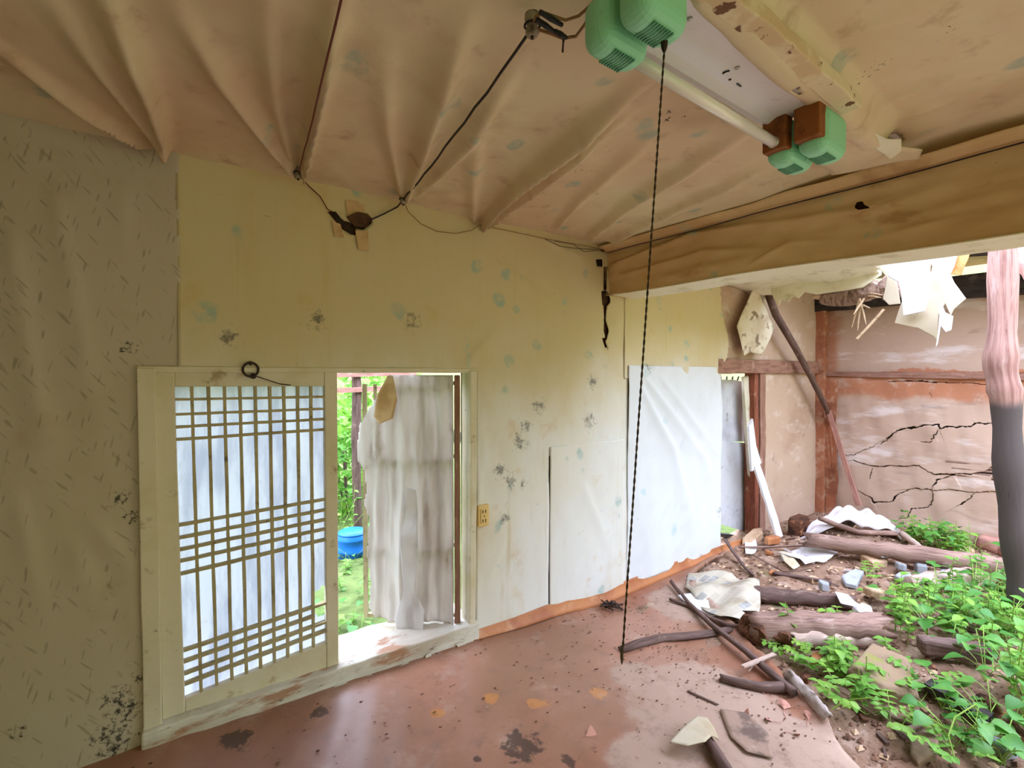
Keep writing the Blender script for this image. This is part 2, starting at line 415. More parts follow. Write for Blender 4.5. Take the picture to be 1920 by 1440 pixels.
M['soil'] = mk('crumbly_soil', C('9a7a64'), .97, [
    dict(s=2.2, lo=.42, hi=.68, c=C('7a5a45'), f=.9), dict(s=7, lo=.50, hi=.70, c=C('bfa491'), f=.8),
    dict(s=3.3, lo=.58, hi=.72, c=C('66703a'), f=.6), dict(s=26, lo=.55, hi=.7, c=C('4a3324'), f=.7)], bump=(34, .9, .02))
M['yard'] = mk('grassy_yard', C('5f7038'), .95, [dict(s=3, lo=.4, hi=.7, c=C('758448'), f=.9), dict(s=14, lo=.5, hi=.7, c=C('46562a'), f=.8)], bump=(40, .8, .03))
M['hill'] = mk('added_hill_green', C('75784a'), .95, [dict(s=.6, lo=.4, hi=.7, c=C('60653c'), f=.9), dict(s=2.4, lo=.5, hi=.7, c=C('8f9458'), f=.8)])
def wood(name, a, b, c, rough=.85, k=1.0, **kw):
    return mk(name, C(a), rough, [dict(s=1, scl=(60, 5, 1), lo=.38, hi=.68, c=C(b), f=.9 * k), dict(s=1, scl=(16, 9, 1), lo=.55, hi=.72, c=C(c), f=.75 * k),
        dict(s=1, scl=(140, 6, 1), lo=.58, hi=.72, c=C(b, .4), f=.6 * k)] + kw.get('extra', []), src='UV', bump=(1, .5, .006, (90, 6, 1)))
M['log'] = wood('weathered_log', '98796b', '664c42', 'b09a90')
M['log_red'] = wood('reddish_bare_log', 'b58576', '8c5f54', 'c9b0a6')
M['log_dark'] = wood('damp_brown_log', '705850', '48362f', '927a6c')
M['log_pale'] = wood('sun_bleached_log', 'c4ab9c', '94786a', 'ddd0c6')
M['rot'] = mk('rotten_wood', C('6a4430'), .95, [dict(s=12, lo=.4, hi=.65, c=C('33201a'), f=.9), dict(s=22, lo=.55, hi=.7, c=C('b57a52'), f=.8)], bump=(40, .9, .02))
M['char'] = wood('charred_timber', '3a322e', '1d1917', '5c524c')
M['post'] = mk('half_charred_post', C('a88478'), .8, [
    dict(s=1, scl=(50, 3, 1), lo=.40, hi=.68, c=C('7d574e'), f=.9), dict(s=1, scl=(14, 3, 1), lo=.54, hi=.7, c=C('bda49a'), f=.7),
    dict(k='a', ax=2, src='P', s=4, wob=.12, lo=1.34, hi=1.26, c=C('47413f'), f=.95, scl=(1, 1, .4)),
    dict(s=1, scl=(40, 4, 1), lo=.62, hi=.72, c=C('2e2624'), f=.7)], src='UV', bump=(1, .5, .006, (70, 6, 1)))
M['timber'] = wood('brown_wall_timber', '9c7463', '7a5446', 'b89584')
M['timber_red'] = wood('red_brown_door_post', '93563f', '6b3a2b', 'c39a84')
M['frame'] = mk('cream_painted_wood', C('d6cdb8'), .65, [dict(s=2.5, lo=.45, hi=.7, c=C('c4b994'), f=.8), dict(s=9, lo=.60, hi=.72, c=C('96754a'), f=.7), dict(s=28, lo=.66, hi=.76, c=C('5b4230'), f=.8)], bump=(30, .25, .004))
M['sill'] = mk('flaking_painted_sill', C('d5d2c6'), .75, [dict(s=3, lo=.45, hi=.66, c=C('b3a594'), f=.8, scl=(.5, 1, 2)), dict(s=9, lo=.55, hi=.66, c=C('a5714f'), f=.8, scl=(.4, 1, 1.6)), dict(s=30, lo=.62, hi=.72, c=C('5c4a3e'), f=.8, scl=(.4, 1, 1.8))], bump=(30, .5, .008))
M['lattice'] = mk('weathered_lattice_wood', C('b3a681'), .8, [dict(s=6, lo=.45, hi=.7, c=C('8d7f5e'), f=.8), dict(s=24, lo=.6, hi=.72, c=C('63523c'), f=.8)], bump=(50, .2, .003))
M['hanji'] = mk('door_paper', C('cdd0da'), .9, [dict(s=5, lo=.40, hi=.66, c=C('a4a8ba'), f=.85, scl=(2.4, 1, .5)), dict(s=22, lo=.6, hi=.75, c=C('b9b4b8'), f=.5)], transl=.42)
M['plastic'] = mk('cloudy_plastic_sheet', C('e2dcd9'), .5, [dict(s=3, lo=.45, hi=.7, c=C('bfb2a9'), f=.7, scl=(2.5, 1, .35)), dict(s=9, lo=.58, hi=.74, c=C('a38d7c'), f=.6, scl=(1, 1, .4))], transl=.45, bump=(18, .3, .01, (2.5, 2.5, .4)))
M['strip'] = mk('bright_plastic_strip', C('f0eef0'), .45, [dict(s=6, lo=.5, hi=.7, c=C('cfc8c8'), f=.6, scl=(2, 2, .4))], transl=.5)
M['tanflap'] = mk('tan_card', C('c9a77c'), .85, [dict(s=7, lo=.5, hi=.7, c=C('a5804f'), f=.7)])
M['white'] = mk('white_torn_paper', C('ece9ea'), .8, [dict(s=3, lo=.52, hi=.74, c=C('cfc8cc'), f=.7), dict(s=12, lo=.62, hi=.74, c=C('9a8c8c'), f=.6)], transl=.25)
M['manila'] = mk('yellowed_hanging_paper', C('d8cdb4'), .85, [dict(s=3, lo=.48, hi=.72, c=C('c2ac88'), f=.8), dict(s=10, lo=.6, hi=.74, c=C('9a8058'), f=.6)], transl=.22)
M['moldpaper'] = mk('mouldy_peeling_paper', C('d9cdb6'), .85, [dict(s=5, lo=.5, hi=.7, c=C('b59f80'), f=.7), dict(s=11, lo=.57, hi=.66, c=C('6e553f'), f=.8)])
M['greypaper'] = mk('grey_door_paper', C('c6c6cb'), .85, [dict(s=4, lo=.48, hi=.72, c=C('a5a3a8'), f=.7), dict(s=10, lo=.62, hi=.72, c=C('6d6464'), f=.8)])
M['sack'] = mk('white_woven_sack', C('cfc6c6'), .8, [dict(s=4, lo=.5, hi=.72, c=C('c5b4b2'), f=.7), dict(s=14, lo=.62, hi=.74, c=C('9a8480'), f=.5)], bump=(120, .3, .003))
M['iron'] = mk('rusty_iron', C('3b2f2a'), .6, [dict(s=40, lo=.5, hi=.7, c=C('5c3a26'), f=.7)], metal=.5)
M['black'] = mk('black_tape', C('191718'), .5)
M['wire_red'] = mk('red_brown_wire', C('6a2f28'), .6)
M['wire_black'] = mk('dark_wire', C('2b2220'), .6)
M['wire_tan'] = mk('tan_wire', C('8a6a44'), .6)
M['cord'] = mk('grubby_cord', C('4e4030'), .8, [dict(s=60, lo=.45, hi=.65, c=C('2a2018'), f=.8)])
M['porcelain'] = mk('dirty_porcelain', C('9a8e7c'), .4, [dict(s=30, lo=.45, hi=.65, c=C('3a2d22'), f=.9)])
M['green'] = mk('mint_green_plastic', C('8fd6ae'), .45, [dict(s=5, lo=.55, hi=.75, c=C('a9d3b8'), f=.6), dict(s=30, lo=.64, hi=.76, c=C('5f7f68'), f=.6)], spec=.4)
M['green_dk'] = mk('vent_shadow_green', C('5f9a7c'), .6)
M['plate'] = mk('white_enamel_plate', C('d9d6da'), .32, [dict(s=20, lo=.62, hi=.76, c=C('9a948e'), f=.6), dict(s=3, lo=.55, hi=.75, c=C('c6c2c0'), f=.6)], spec=.5)
M['tube'] = mk('milky_glass_tube', C('ece9e2'), .18, spec=.6, coat=.3)
M['alu'] = mk('tube_end_metal', C('b5b3ae'), .35, metal=.9)
M['rustsock'] = mk('brown_socket', C('8a4f22'), .6, [dict(s=24, lo=.45, hi=.65, c=C('5c3016'), f=.8)])
M['batten'] = mk('flaking_batten', C('ddcfae'), .8, [dict(s=7, lo=.48, hi=.6, c=C('cbb08a'), f=.8), dict(s=16, lo=.60, hi=.64, c=C('6a4632'), f=.95)], bump=(40, .3, .005))
M['outlet'] = mk('yellowed_outlet_plastic', C('d9b878'), .45)
M['slot'] = mk('dark_slot', C('3a2c1c'), .7)
M['drum'] = mk('blue_plastic', C('1f6fd0'), .4, [dict(s=9, lo=.5, hi=.7, c=C('1a58b0'), f=.6)])
M['leaf'] = mk('fresh_green_leaf', C('6a9f3c'), .5, [dict(s=7, lo=.4, hi=.65, c=C('93b84c'), f=.85), dict(s=4, lo=.5, hi=.7, c=C('4c8438'), f=.8)], transl=.35)
M['leaf_b'] = mk('deep_green_leaf', C('4a8436'), .42, [dict(s=7, lo=.4, hi=.65, c=C('6f9f46'), f=.85)], transl=.3)
M['stem'] = mk('green_stem', C('8aa84a'), .6)
M['drystem'] = mk('dry_reed', C('c2a888'), .8, [dict(s=20, lo=.5, hi=.7, c=C('957a5c'), f=.7)])
M['drypetal'] = mk('dry_leaf', C('b98574'), .85, [dict(s=30, lo=.5, hi=.7, c=C('8d5a4a'), f=.7)])
M['litter'] = mk('leaf_litter', C('7a5844'), .95, [dict(s=16, lo=.4, hi=.6, c=C('4f3628'), f=.9), dict(s=11, lo=.55, hi=.7, c=C('b08c76'), f=.8)])
M['slate'] = mk('blue_grey_slate', C('9b9da0'), .8, [dict(s=8, lo=.45, hi=.7, c=C('77777a'), f=.7), dict(s=20, lo=.6, hi=.72, c=C('8a7462'), f=.6)])
M['stone'] = mk('mossy_brown_stone', C('8a735a'), .9, [dict(s=5, lo=.45, hi=.7, c=C('6a5746'), f=.8), dict(s=6, lo=.56, hi=.68, c=C('7d8038'), f=.8, loc=(3, 1, 2))], bump=(26, .6, .01))
M['stonegrey'] = mk('dusty_grey_cement', C('ab9d95'), .95, [dict(s=9, lo=.45, hi=.7, c=C('857468'), f=.8)], bump=(30, .6, .01))
M['clod'] = mk('dry_mud_clod', C('c3a384'), .95, [dict(s=9, lo=.45, hi=.7, c=C('9a7858'), f=.8)], bump=(26, .7, .012))
M['thatch'] = mk('straw_and_mud', C('a58a7a'), .95, [dict(s=1, scl=(14, 60, 14), lo=.42, hi=.65, c=C('6a5044'), f=.9), dict(s=12, lo=.55, hi=.7, c=C('c9b4a4'), f=.7)], bump=(40, .9, .02))
M['moss'] = mk('moss', C('6c7a32'), 1.0, [dict(s=30, lo=.4, hi=.65, c=C('4c5a24'), f=.9)], bump=(60, .9, .02))
def newsprint():
    t = NT('old_newsprint'); v = t.vec('UV')
    n1 = t.noise(v, 3.0, 3); base = t.mix(t.mr(n1, .4, .7), C('bfb5a2'), C('9c8c72'))
    w = t.n('ShaderNodeTexWave', wave_type='BANDS', bands_direction='Y'); w.inputs['Scale'].default_value = 26; w.inputs['Distortion'].default_value = .6; t.l(v, w.inputs['Vector'])
    br = t.n('ShaderNodeTexBrick'); br.inputs['Scale'].default_value = 3.2; br.inputs['Mortar Size'].default_value = .03; br.offset = 0.3
    br.inputs['Color1'].default_value = (0, 0, 0, 1); br.inputs['Color2'].default_value = (1, 1, 1, 1); br.inputs['Mortar'].default_value = (0, 0, 0, 1); t.l(v, br.inputs['Vector'])
    txt = t.math('MULTIPLY', t.mr(w.outputs['Fac'], .55, .75), t.mr(br.outputs['Color'], .35, .45))
    c = t.mix(t.math('MULTIPLY', txt, .45), base, C('6a6258'))
    pic = t.math('GREATER_THAN', t.mr(br.outputs['Color'], .78, .82), .5)
    c = t.mix(t.math('MULTIPLY', pic, .42), c, t.mix(t.mr(t.noise(v, 9, 4), .4, .6), C('8d9aa8'), C('3f5568')))
    p = t.n('ShaderNodeBsdfPrincipled'); t.l(c, p.inputs['Base Color']); p.inputs['Roughness'].default_value = .8
    t.l(p.outputs[0], t.out.inputs['Surface']); return t.m
M['news'] = newsprint()

rnd = random.Random(11)
W = lambda x, y: (lambda p: (p.x, p.z))(aY(x, y, 0))          # wall point (x, z)
Kc = lambda x, y: (lambda p: (p.x, p.y))(aZ(x, y, 2.26))       # ceiling point (x, y)

# ================================================================== STRUCTURE
# ---- floor of the papered room: a worn skin whose edge is broken off at the rubble
edge_px = [(1400, 1015), (1330, 1055), (1290, 1085), (1350, 1150), (1420, 1222), (1490, 1292), (1552, 1362)]
edge = [(aF(x, y).x, aF(x, y).y) for x, y in edge_px]
fl_poly = [(-1.3, .03), (4.35, .03)] + edge + [(2.02, -1.75), (2.3, -2.6), (2.4, -4.1), (-1.3, -4.1)]
def snap(U, V, pl, tol):
    bd = np.full(U.shape, 9.0); X, Y = U.copy(), V.copy()
    for (x0, y0), (x1, y1) in zip(pl[:-1], pl[1:]):
        dx, dy = x1 - x0, y1 - y0; t = np.clip(((U - x0) * dx + (V - y0) * dy) / (dx * dx + dy * dy), 0, 1)
        px, py = x0 + t * dx, y0 + t * dy; d = np.hypot(U - px, V - py); b = (d < bd) & (d < tol)
        bd = np.where(d < bd, d, bd); X = np.where(b, px, X); Y = np.where(b, py, Y)
    return X, Y
_ej = random.Random(8); edge_r = []
for _a, _b in zip((edge + [(2.02, -1.75), (2.3, -2.6)])[:-1], (edge + [(2.02, -1.75), (2.3, -2.6)])[1:]):
    for _i in range(6): edge_r.append((_a[0] + (_b[0] - _a[0]) * _i / 6 + _ej.uniform(-.012, .012), _a[1] + (_b[1] - _a[1]) * _i / 6 + _ej.uniform(-.012, .012)))
edge_r.append((2.3, -2.6))
fl_poly = [(-1.3, .03), (4.35, .03)] + edge_r + [(2.4, -4.1), (-1.3, -4.1)]
def floor_fn(U, V):
    d, s, sd, T = polydist(U, V, edge)
    Z = np.interp(U, FZX, FZZ) + .006 * nz(U, V, 3, .4, 1.6) + .002 * nz(U, V, 4, 3, 8) + .03 * np.exp(-(d / .05) ** 2)
    X, Y = snap(U, V, edge_r, .0155)
    return X, Y, Z
fl = obj('floor', grid(np.arange(-1.3, 4.4, .022), np.arange(-4.1, .05, .022), floor_fn, lambda u, v: inpoly(u, v, fl_poly)), M['floor'], smooth=True)
solid(fl, .03, -1); struct(fl, 'worn red-brown floor of the papered room')
gx = np.concatenate([np.arange(1.6, 6.0, .035), np.arange(6.0, 9.01, .15)])
gd = obj('ground', grid(gx, np.arange(-6, .2, .035), lambda U, V: (U, V, ground_z(U, V))), M['soil'], smooth=True)
struct(gd, 'bare soil where the floor has gone')

# ---- back wall: earth core with paper sheets hung over it
wb = thing('wall_back', (1.3, .1, -.2), 'papered back wall', 'wall'); del wb['category']; struct(wb)
T0, T1 = .022, .17
for nm, b in (('wall_core', (-1.25, -.10, T0, T1, -.3, 2.45)), ('wall_core', (-.10, 1.40, T0, T1, 1.435, 2.45)), ('wall_core', (1.40, 3.80, T0, T1, -.3, 2.45)), ('wall_core', (-.10, 1.40, T0, T1, -.35, -.08))):
    obj(nm, box(*b), M['earth'], wb)
def paper(name, x0, x1, z0, z1, mat, foldsL=(), off=0.0, holes=(), seed=1, amp=.004, step=.0125, keep=None, curlR=None):
    def fn(U, V):
        for p in holes: U, V = snap(U, V, list(p) + [p[0]], step * .7)
        h = amp * nz(U, V * .7, seed, .5, 2.5) + amp * .35 * nz(U, V, seed + 1, 3, 8) + folds(U, V, foldsL)
        Y = -off - h
        X = U
        return X, Y, V
    def mask(u, v):
        k = np.ones(u.shape, bool)
        for p in holes: k &= ~inpoly(u, v, p)
        if keep is not None: k &= inpoly(u, v, keep)
        return k
    nx = max(2, int((x1 - x0) / step)); nzv = max(2, int((z1 - z0) / step))
    o = obj(name, grid(np.linspace(x0, x1, nx), np.linspace(z0, z1, nzv), fn, mask), mat, wb, smooth=True)
    return solid(o, .003, 1)
def WP(L): return [W(x, y) for x, y in L]
torn = [WP([(613, 398), (628, 396), (640, 412), (658, 420), (672, 440), (660, 442), (640, 430), (625, 412)]),
        WP([(652, 405), (690, 402), (697, 418), (680, 432), (660, 428)]),
        WP([(1116, 487), (1128, 486), (1129, 500), (1118, 500)]),
        WP([(1126, 545), (1140, 548), (1144, 566), (1135, 578), (1128, 572)]),
        WP([(1130, 572), (1137, 574), (1135, 600), (1141, 620), (1136, 640), (1131, 620), (1132, 596)]),
        WP([(1128, 634), (1134, 633), (1136, 645), (1141, 656), (1134, 652)]),
        WP([(1131, 500), (1138, 500), (1136, 545), (1130, 545)])]
paper('bamboo_paper', -1.25, .040, -.06, 2.30, M['bamboo'], [
    ([W(170, 960), W(240, 1060), W(262, 1180)], .010, .03, .03), ([W(200, 900), W(262, 1040)], .008, .025, .02), ([W(60, 700), W(110, 1000)], .006, .04, .02), ([W(130, 1000), W(200, 1180)], .008, .03, .02), ([W(240, 1100), W(265, 1250)], .008, .02, .02), ([W(20, 400), W(60, 700), W(120, 900)], .012, .03, .03), ([W(100, 330), W(150, 600), W(190, 860)], .010, .03, .03), ([W(230, 320), W(240, 560)], .008, .03, .02), ([W(30, 900), W(90, 1200)], .010, .03, .03)],
    seed=21, keep=[(-1.3, -.1), (-.085, -.1), (-.085, 1.43), (.06, 1.43), (.06, 2.4), (-1.3, 2.4)])
slit = [(1.925, -.2), (1.937, -.2), (1.936, .25), (1.934, .93), (1.928, .93)]
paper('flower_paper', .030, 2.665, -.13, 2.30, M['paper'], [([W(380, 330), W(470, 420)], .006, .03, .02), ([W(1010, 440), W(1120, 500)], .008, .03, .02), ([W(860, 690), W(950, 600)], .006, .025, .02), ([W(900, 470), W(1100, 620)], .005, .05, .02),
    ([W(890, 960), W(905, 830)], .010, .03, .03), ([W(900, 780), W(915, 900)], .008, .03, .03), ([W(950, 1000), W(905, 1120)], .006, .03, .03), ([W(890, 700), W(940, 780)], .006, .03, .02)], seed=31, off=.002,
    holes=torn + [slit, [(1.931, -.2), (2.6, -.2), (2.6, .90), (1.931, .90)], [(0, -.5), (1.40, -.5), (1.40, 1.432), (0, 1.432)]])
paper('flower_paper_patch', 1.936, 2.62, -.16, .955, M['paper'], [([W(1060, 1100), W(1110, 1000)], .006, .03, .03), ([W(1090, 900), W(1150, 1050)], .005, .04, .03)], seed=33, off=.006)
ctail = [W(1348, 536), W(1352, 580), W(1366, 640), W(1362, 668), W(1350, 690), W(1350, 720), (3.2, 1.2), (2.6, 1.2), (2.6, 2.3), (3.80, 2.3)]
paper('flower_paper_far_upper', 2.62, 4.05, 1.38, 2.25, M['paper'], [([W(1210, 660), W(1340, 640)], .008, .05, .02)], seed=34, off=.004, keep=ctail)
paper('white_paper_far', 2.655, 3.845, -.10, 1.475, M['paper_fresh'], [
    ([W(1195, 720), W(1260, 840), W(1300, 1010)], .014, .03, .05), ([W(1200, 700), W(1320, 860), W(1345, 930)], .012, .03, .04), ([W(1230, 700), W(1345, 850)], .010, .025, .04), ([W(1250, 930), W(1200, 1060)], .010, .04, .04), ([W(1310, 720), W(1335, 800)], .006, .03, .03)], seed=35, off=.012, amp=.007)
# scab of earth and old tape round the wire hole
sc = obj('clay_scab', poly_sheet([aY(x, y, -.012) for x, y in jagged([(650, 405, 0), (668, 398, 0), (690, 402, 0), (698, 414, 0), (685, 428, 0), (665, 426, 0)], 8, 2, 3) for _ in (0,)] if False else [aY(x, y, -.012) for x, y in ((650, 406), (668, 399), (688, 402), (698, 413), (684, 427), (664, 424))], 3, .008, 7, 4, 12), M['earth'], wb); solid(sc, .02)
for k, q in enumerate((((648, 376), (672, 377), (676, 402), (652, 404)), ((666, 432), (690, 434), (692, 470), (672, 468)), ((622, 415), (638, 420), (645, 445), (628, 444)), ((660, 386), (684, 384), (684, 400), (662, 400)))):
    solid(obj('old_tape', poly_sheet([aY(x, y, -.014) for x, y in q], 2, .002, k), M['tanflap'], wb, label='piece of yellowed tape by the wire hole'), .002)

# beyond the paper: lintel, mud panels, posts of the far bay
mudU = obj('mud_panel', grid(np.linspace(3.75, 5.78, 60), np.linspace(1.54, 2.42, 30), lambda U, V: (U, .03 + .006 * nz(U, V, 41, .6, 3), V)), M['mud'], wb, smooth=True); solid(mudU, .08, -1)
mudL = obj('mud_panel', grid(np.linspace(4.63, 5.74, 50), np.linspace(-.25, 1.45, 60), lambda U, V: (U, .02 + .008 * nz(U, V, 42, .6, 3), V)), M['mud'], wb, smooth=True); solid(mudL, .08, -1)
bevel(obj('lintel', bar((3.80, .06, 1.485), (5.80, .06, 1.49), .14, .125, n=10, wob=.006, seed=3), M['timber'], wb))
bevel(obj('door_post', bar((4.58, .05, -.25), (4.57, .05, 1.43), .10, .10, up=(0, 1, 0), n=10, wob=.006, seed=4), M['timber'], wb))
bevel(obj('red_door_post', bar((4.475, .05, -.25), (4.465, .06, 1.43), .07, .10, up=(0, 1, 0), n=10, wob=.005, seed=5), M['timber_red'], wb))

# skirting: floor skin turned up against the wall
def skirt_fn(U, V):
    z0 = np.interp(U, FZX, FZZ); hgt = np.interp(U, [1.36, 2.0, 3.0, 4.2], [.035, .075, .085, .06])
    return U, -.006 - .035 * (1 - V) ** 2 - .004 * nz(U, V, 9, .6, 2), z0 + hgt * V + .006 * nz(U, 0 * V, 8, .5, 2)
sk = obj('baseboard_back', grid(np.arange(1.36, 4.25, .03), np.linspace(0, 1, 6), skirt_fn), M['skirt'], smooth=True); solid(sk, .004, 1); struct(sk, 'orange-brown floor skin turned up against the back wall')

# ---- end wall with cracks
ZE = lambda zx, zy: (lambda p: (p.y, p.z))(aX(zx / 3.79 + 1520, zy / 3.79 + 680, 5.8))
cr = [([(495, 585), (545, 545), (600, 490), (660, 468), (750, 465), (830, 440), (905, 440), (920, 465), (1000, 455), (1130, 460), (1165, 435), (1300, 435)], .016),
      ([(915, 465), (880, 520), (850, 570), (780, 565)], .013),
      ([(300, 690), (340, 710), (440, 735), (600, 735), (770, 735), (830, 775), (880, 795), (1020, 800), (900, 840), (870, 880), (870, 980), (830, 1030), (710, 1035), (690, 1100), (620, 1110)], .012),
      ([(440, 740), (420, 830)], .009), ([(325, 900), (440, 965), (450, 995), (590, 985), (605, 945), (710, 895)], .013), ([(710, 895), (870, 905), (1000, 900), (1160, 920), (1390, 910)], .008),
      ([(1165, 930), (1100, 990), (1040, 1020)], .012), ([(880, 795), (1145, 790), (1250, 770), (1340, 715)], .014), ([(250, 655), (310, 655), (380, 615), (440, 600), (470, 575)], .008),
      ([(540, 137), (720, 132), (1000, 140), (1280, 155)], .010), ([(850, 210), (855, 250)], .008), ([(830, 1440), (840, 1200)], .006)]
cr = [([ZE(*p) for p in L], w) for L, w in cr]
lost = [ZE(*p) for p in ((1140, 790), (1250, 772), (1320, 722), (1400, 705), (1420, 850), (1280, 835), (1290, 805))]
rr = random.Random(5)
def jitter(L, a=.010, n=5):
    out = []
    for p, q in zip(L[:-1], L[1:]):
        for i in range(n): t = i / n; out.append((p[0] + (q[0] - p[0]) * t + rr.uniform(-a, a), p[1] + (q[1] - p[1]) * t + rr.uniform(-a, a)))
    return out + [L[-1]]
cr = [(jitter(L, .007, max(2, 4)), w) for L, w in cr]
def end_fn(U, V):
    h = .010 * nz(U, V, 51, .6, 2.5) + .004 * nz(U, V, 52, 3, 8)
    X = 5.8 - h
    for i, (L, w) in enumerate(cr):
        d, s, sd, T = polydist(U, V, L)
        X = X - .006 * ((i % 3) - .6) * np.exp(-(d / .12) ** 2) * (sd > 0)
    return X, U, V
def end_mask(U, V):
    k = ~inpoly(U, V, lost)
    for L, w in cr:
        d, s, sd, T = polydist(U, V, L); k &= d > w * (.26 + .30 * np.abs(nz(U * 2, V * 2, 54, 1, 4))) * np.clip(np.minimum(s, T - s) / .05 + .3, 0, 1)
    return k
ew = thing('wall_right', (5.86, -.8, -.25), 'cracked mud-plastered end wall', 'wall'); del ew['category']; struct(ew)
solid(obj('cracked_plaster', grid(np.arange(-1.62, .02, .006), np.arange(-.25, 1.40, .006), end_fn, end_mask), M['endmud'], ew, smooth=True), .05, 1)
solid(obj('upper_plaster', grid(np.linspace(-1.62, .02, 60), np.linspace(1.42, 2.2, 30), lambda U, V: (5.83 - .008 * nz(U, V, 53, .6, 2.5), U, V)), M['endmud'], ew, smooth=True), .06, 1)
obj('earth_core', box(5.872, 5.95, -1.62, .02, -.25, 2.2), M['earth'], ew)
bevel(obj('rail', bar((5.83, .02, 1.425), (5.83, -2.6, 1.375), .12, .055, n=14, wob=.005, seed=8), M['timber'], ew))
bevel(obj('wall_plate', bar((5.80, .1, 2.20), (5.80, -3.2, 2.17), .18, .20, n=14, wob=.012, seed=9), M['char'], ew))
bevel(obj('corner_post', bar((5.775, -.02, -.25), (5.775, -.01, 2.4), .09, .09, up=(0, 1, 0), n=12, wob=.008, seed=10), M['clay'], ew))
for k in range(5):
    obj('lath', tube(lerp_pts((5.80 + .01 * (k % 2), -1.05 - .02 * k, .62 - k * .028), (5.81, -1.72, .63 - k * .03), 5, .004, k), .011, 6, seed=k, rough=.1), M['log'], ew)
# thin cover board over the joint at the left of the end wall
obj('clay_streak', poly_sheet([aX(x, y, 5.775) for x, y in ((1546, 712), (1572, 712), (1566, 800), (1572, 900), (1565, 965), (1548, 965))], 3, .006, 77), M['clay'], ew)

# ---- walls out of view, ceiling, roof
wl = obj('wall_left', box(-1.45, -1.25, -4.2, .17, -.3, 2.45), M['bamboo']); struct(wl, 'papered side wall out of view')
wf = thing('wall_front', (.5, -4.15, -.2), 'unseen front wall with a doorway added for fill light', 'wall'); del wf['category']; struct(wf)  # doorway behind the camera is added, sized to let fill light in
obj('wall_section', box(-1.45, -.7, -4.3, -4.1, -.3, 2.45), M['bamboo'], wf); obj('wall_section', box(-.7, 1.4, -4.3, -4.1, 2.0, 2.45), M['bamboo'], wf); obj('wall_section', box(1.4, 2.66, -4.3, -4.1, -.3, 2.45), M['bamboo'], wf)

CF = [  # folds in the hung ceiling paper: polyline on the ceiling, drop, width, growth
    ([Kc(318, 287), Kc(270, 140), Kc(205, 0), Kc(160, -90)], .060, .02, .055),
    ([Kc(318, 287), Kc(225, 170), Kc(140, 60), Kc(60, -50)], .035, .02, .06),
    ([Kc(300, 283), Kc(170, 210), Kc(40, 120), Kc(-80, 40)], .040, .02, .06),
    ([Kc(556, 330), Kc(470, 220), Kc(350, 50), Kc(300, -40)], .040, .02, .06),
    ([Kc(556, 330), Kc(520, 200), Kc(505, 60), Kc(500, -60)], .028, .02, .05),
    ([Kc(566, 332), Kc(585, 250), Kc(620, 90), Kc(655, -60)], .070, .015, .035),
    ([Kc(756, 378), Kc(730, 250), Kc(720, 60)], .024, .02, .06),
    ([Kc(760, 378), Kc(800, 270), Kc(850, 120), Kc(900, -20)], .045, .02, .05),
    ([Kc(765, 380), Kc(850, 300), Kc(930, 190), Kc(990, 90)], .035, .02, .05),
    ([Kc(897, 428), Kc(960, 355), Kc(1080, 255), Kc(1190, 170), Kc(1240, 130)], .060, .012, .035),
    ([Kc(905, 430), Kc(1010, 350), Kc(1120, 260), Kc(1200, 200)], .040, .012, .03),
    ([Kc(890, 425), Kc(890, 330), Kc(905, 180)], .020, .02, .06),
    ([Kc(1100, 455), Kc(1200, 370), Kc(1330, 290), Kc(1430, 235)], .040, .02, .04),
    ([Kc(1140, 460), Kc(1270, 390), Kc(1400, 330), Kc(1520, 290)], .030, .02, .03),
    ([Kc(1040, 440), Kc(1100, 370), Kc(1180, 300), Kc(1240, 240)], .022, .02, .05),
    ([Kc(1560, 230), Kc(1700, 190), Kc(1920, 130)], .018, .03, .03), ([Kc(1550, 90), Kc(1700, 40), Kc(1800, 10)], .014, .03, .03), ([Kc(1660, 240), Kc(1800, 200), Kc(1920, 160)], .020, .03, .03),
]
ROLL = [Kc(1330, -60), Kc(1400, 20), Kc(1470, 90), Kc(1560, 175), Kc(1650, 262)]
tear = [Kc(*p) for p in ((1612, 258), (1640, 256), (1660, 262), (1690, 262), (1690, 275), (1668, 270), (1640, 268), (1620, 264))]
tear2 = [Kc(*p) for p in ((1486, 118), (1494, 112), (1504, 124), (1494, 134))]
def ceil_fn(U, V):
    Z = 2.275 + .010 * nz(U, V, 61, .3, 1.2) + .003 * nz(U, V, 62, 2, 5) - 1.35 * folds(U, V, [(a, b, c * .8, d * .62) for a, b, c, d in CF])
    d, s, sd, T = polydist(U, V, ROLL)
    Z = Z - .085 * np.exp(-(d / .055) ** 4) * np.clip((T - s) / .08, 0, 1)
    Z = Z - .012 * np.exp(-((U - 2.46) / .15) ** 2)
    return U, V, Z
ce = obj('ceiling', grid(np.arange(-1.25, 2.475, .0125), np.concatenate([np.arange(-4.12, -2.3, .04), np.arange(-2.3, .012, .0115)]), ceil_fn, lambda u, v: ~(inpoly(u, v, tear) | inpoly(u, v, tear2))), M['ceil'], smooth=True)
solid(ce, .004, 1); struct(ce, 'sagging stained paper ceiling with radiating folds')
# hanging tatters and patches of the ceiling
solid(obj('peeling_patch', poly_sheet([aZ(x, y, 2.215) for x, y in ((1505, 290), (1570, 262), (1640, 262), (1690, 272), (1730, 282), (1722, 300), (1560, 328))], 3, .006, 88, 2, 6), M['ceil'], ce, smooth=True), .003)
solid(obj('torn_flap', poly_sheet([aZ(x, y, 2.205) for x, y in ((1620, 260), (1640, 254), (1662, 262), (1690, 263), (1690, 282), (1668, 298), (1650, 285))], 3, .010, 89, 2, 8), M['edge_paper'], ce, smooth=True), .003)

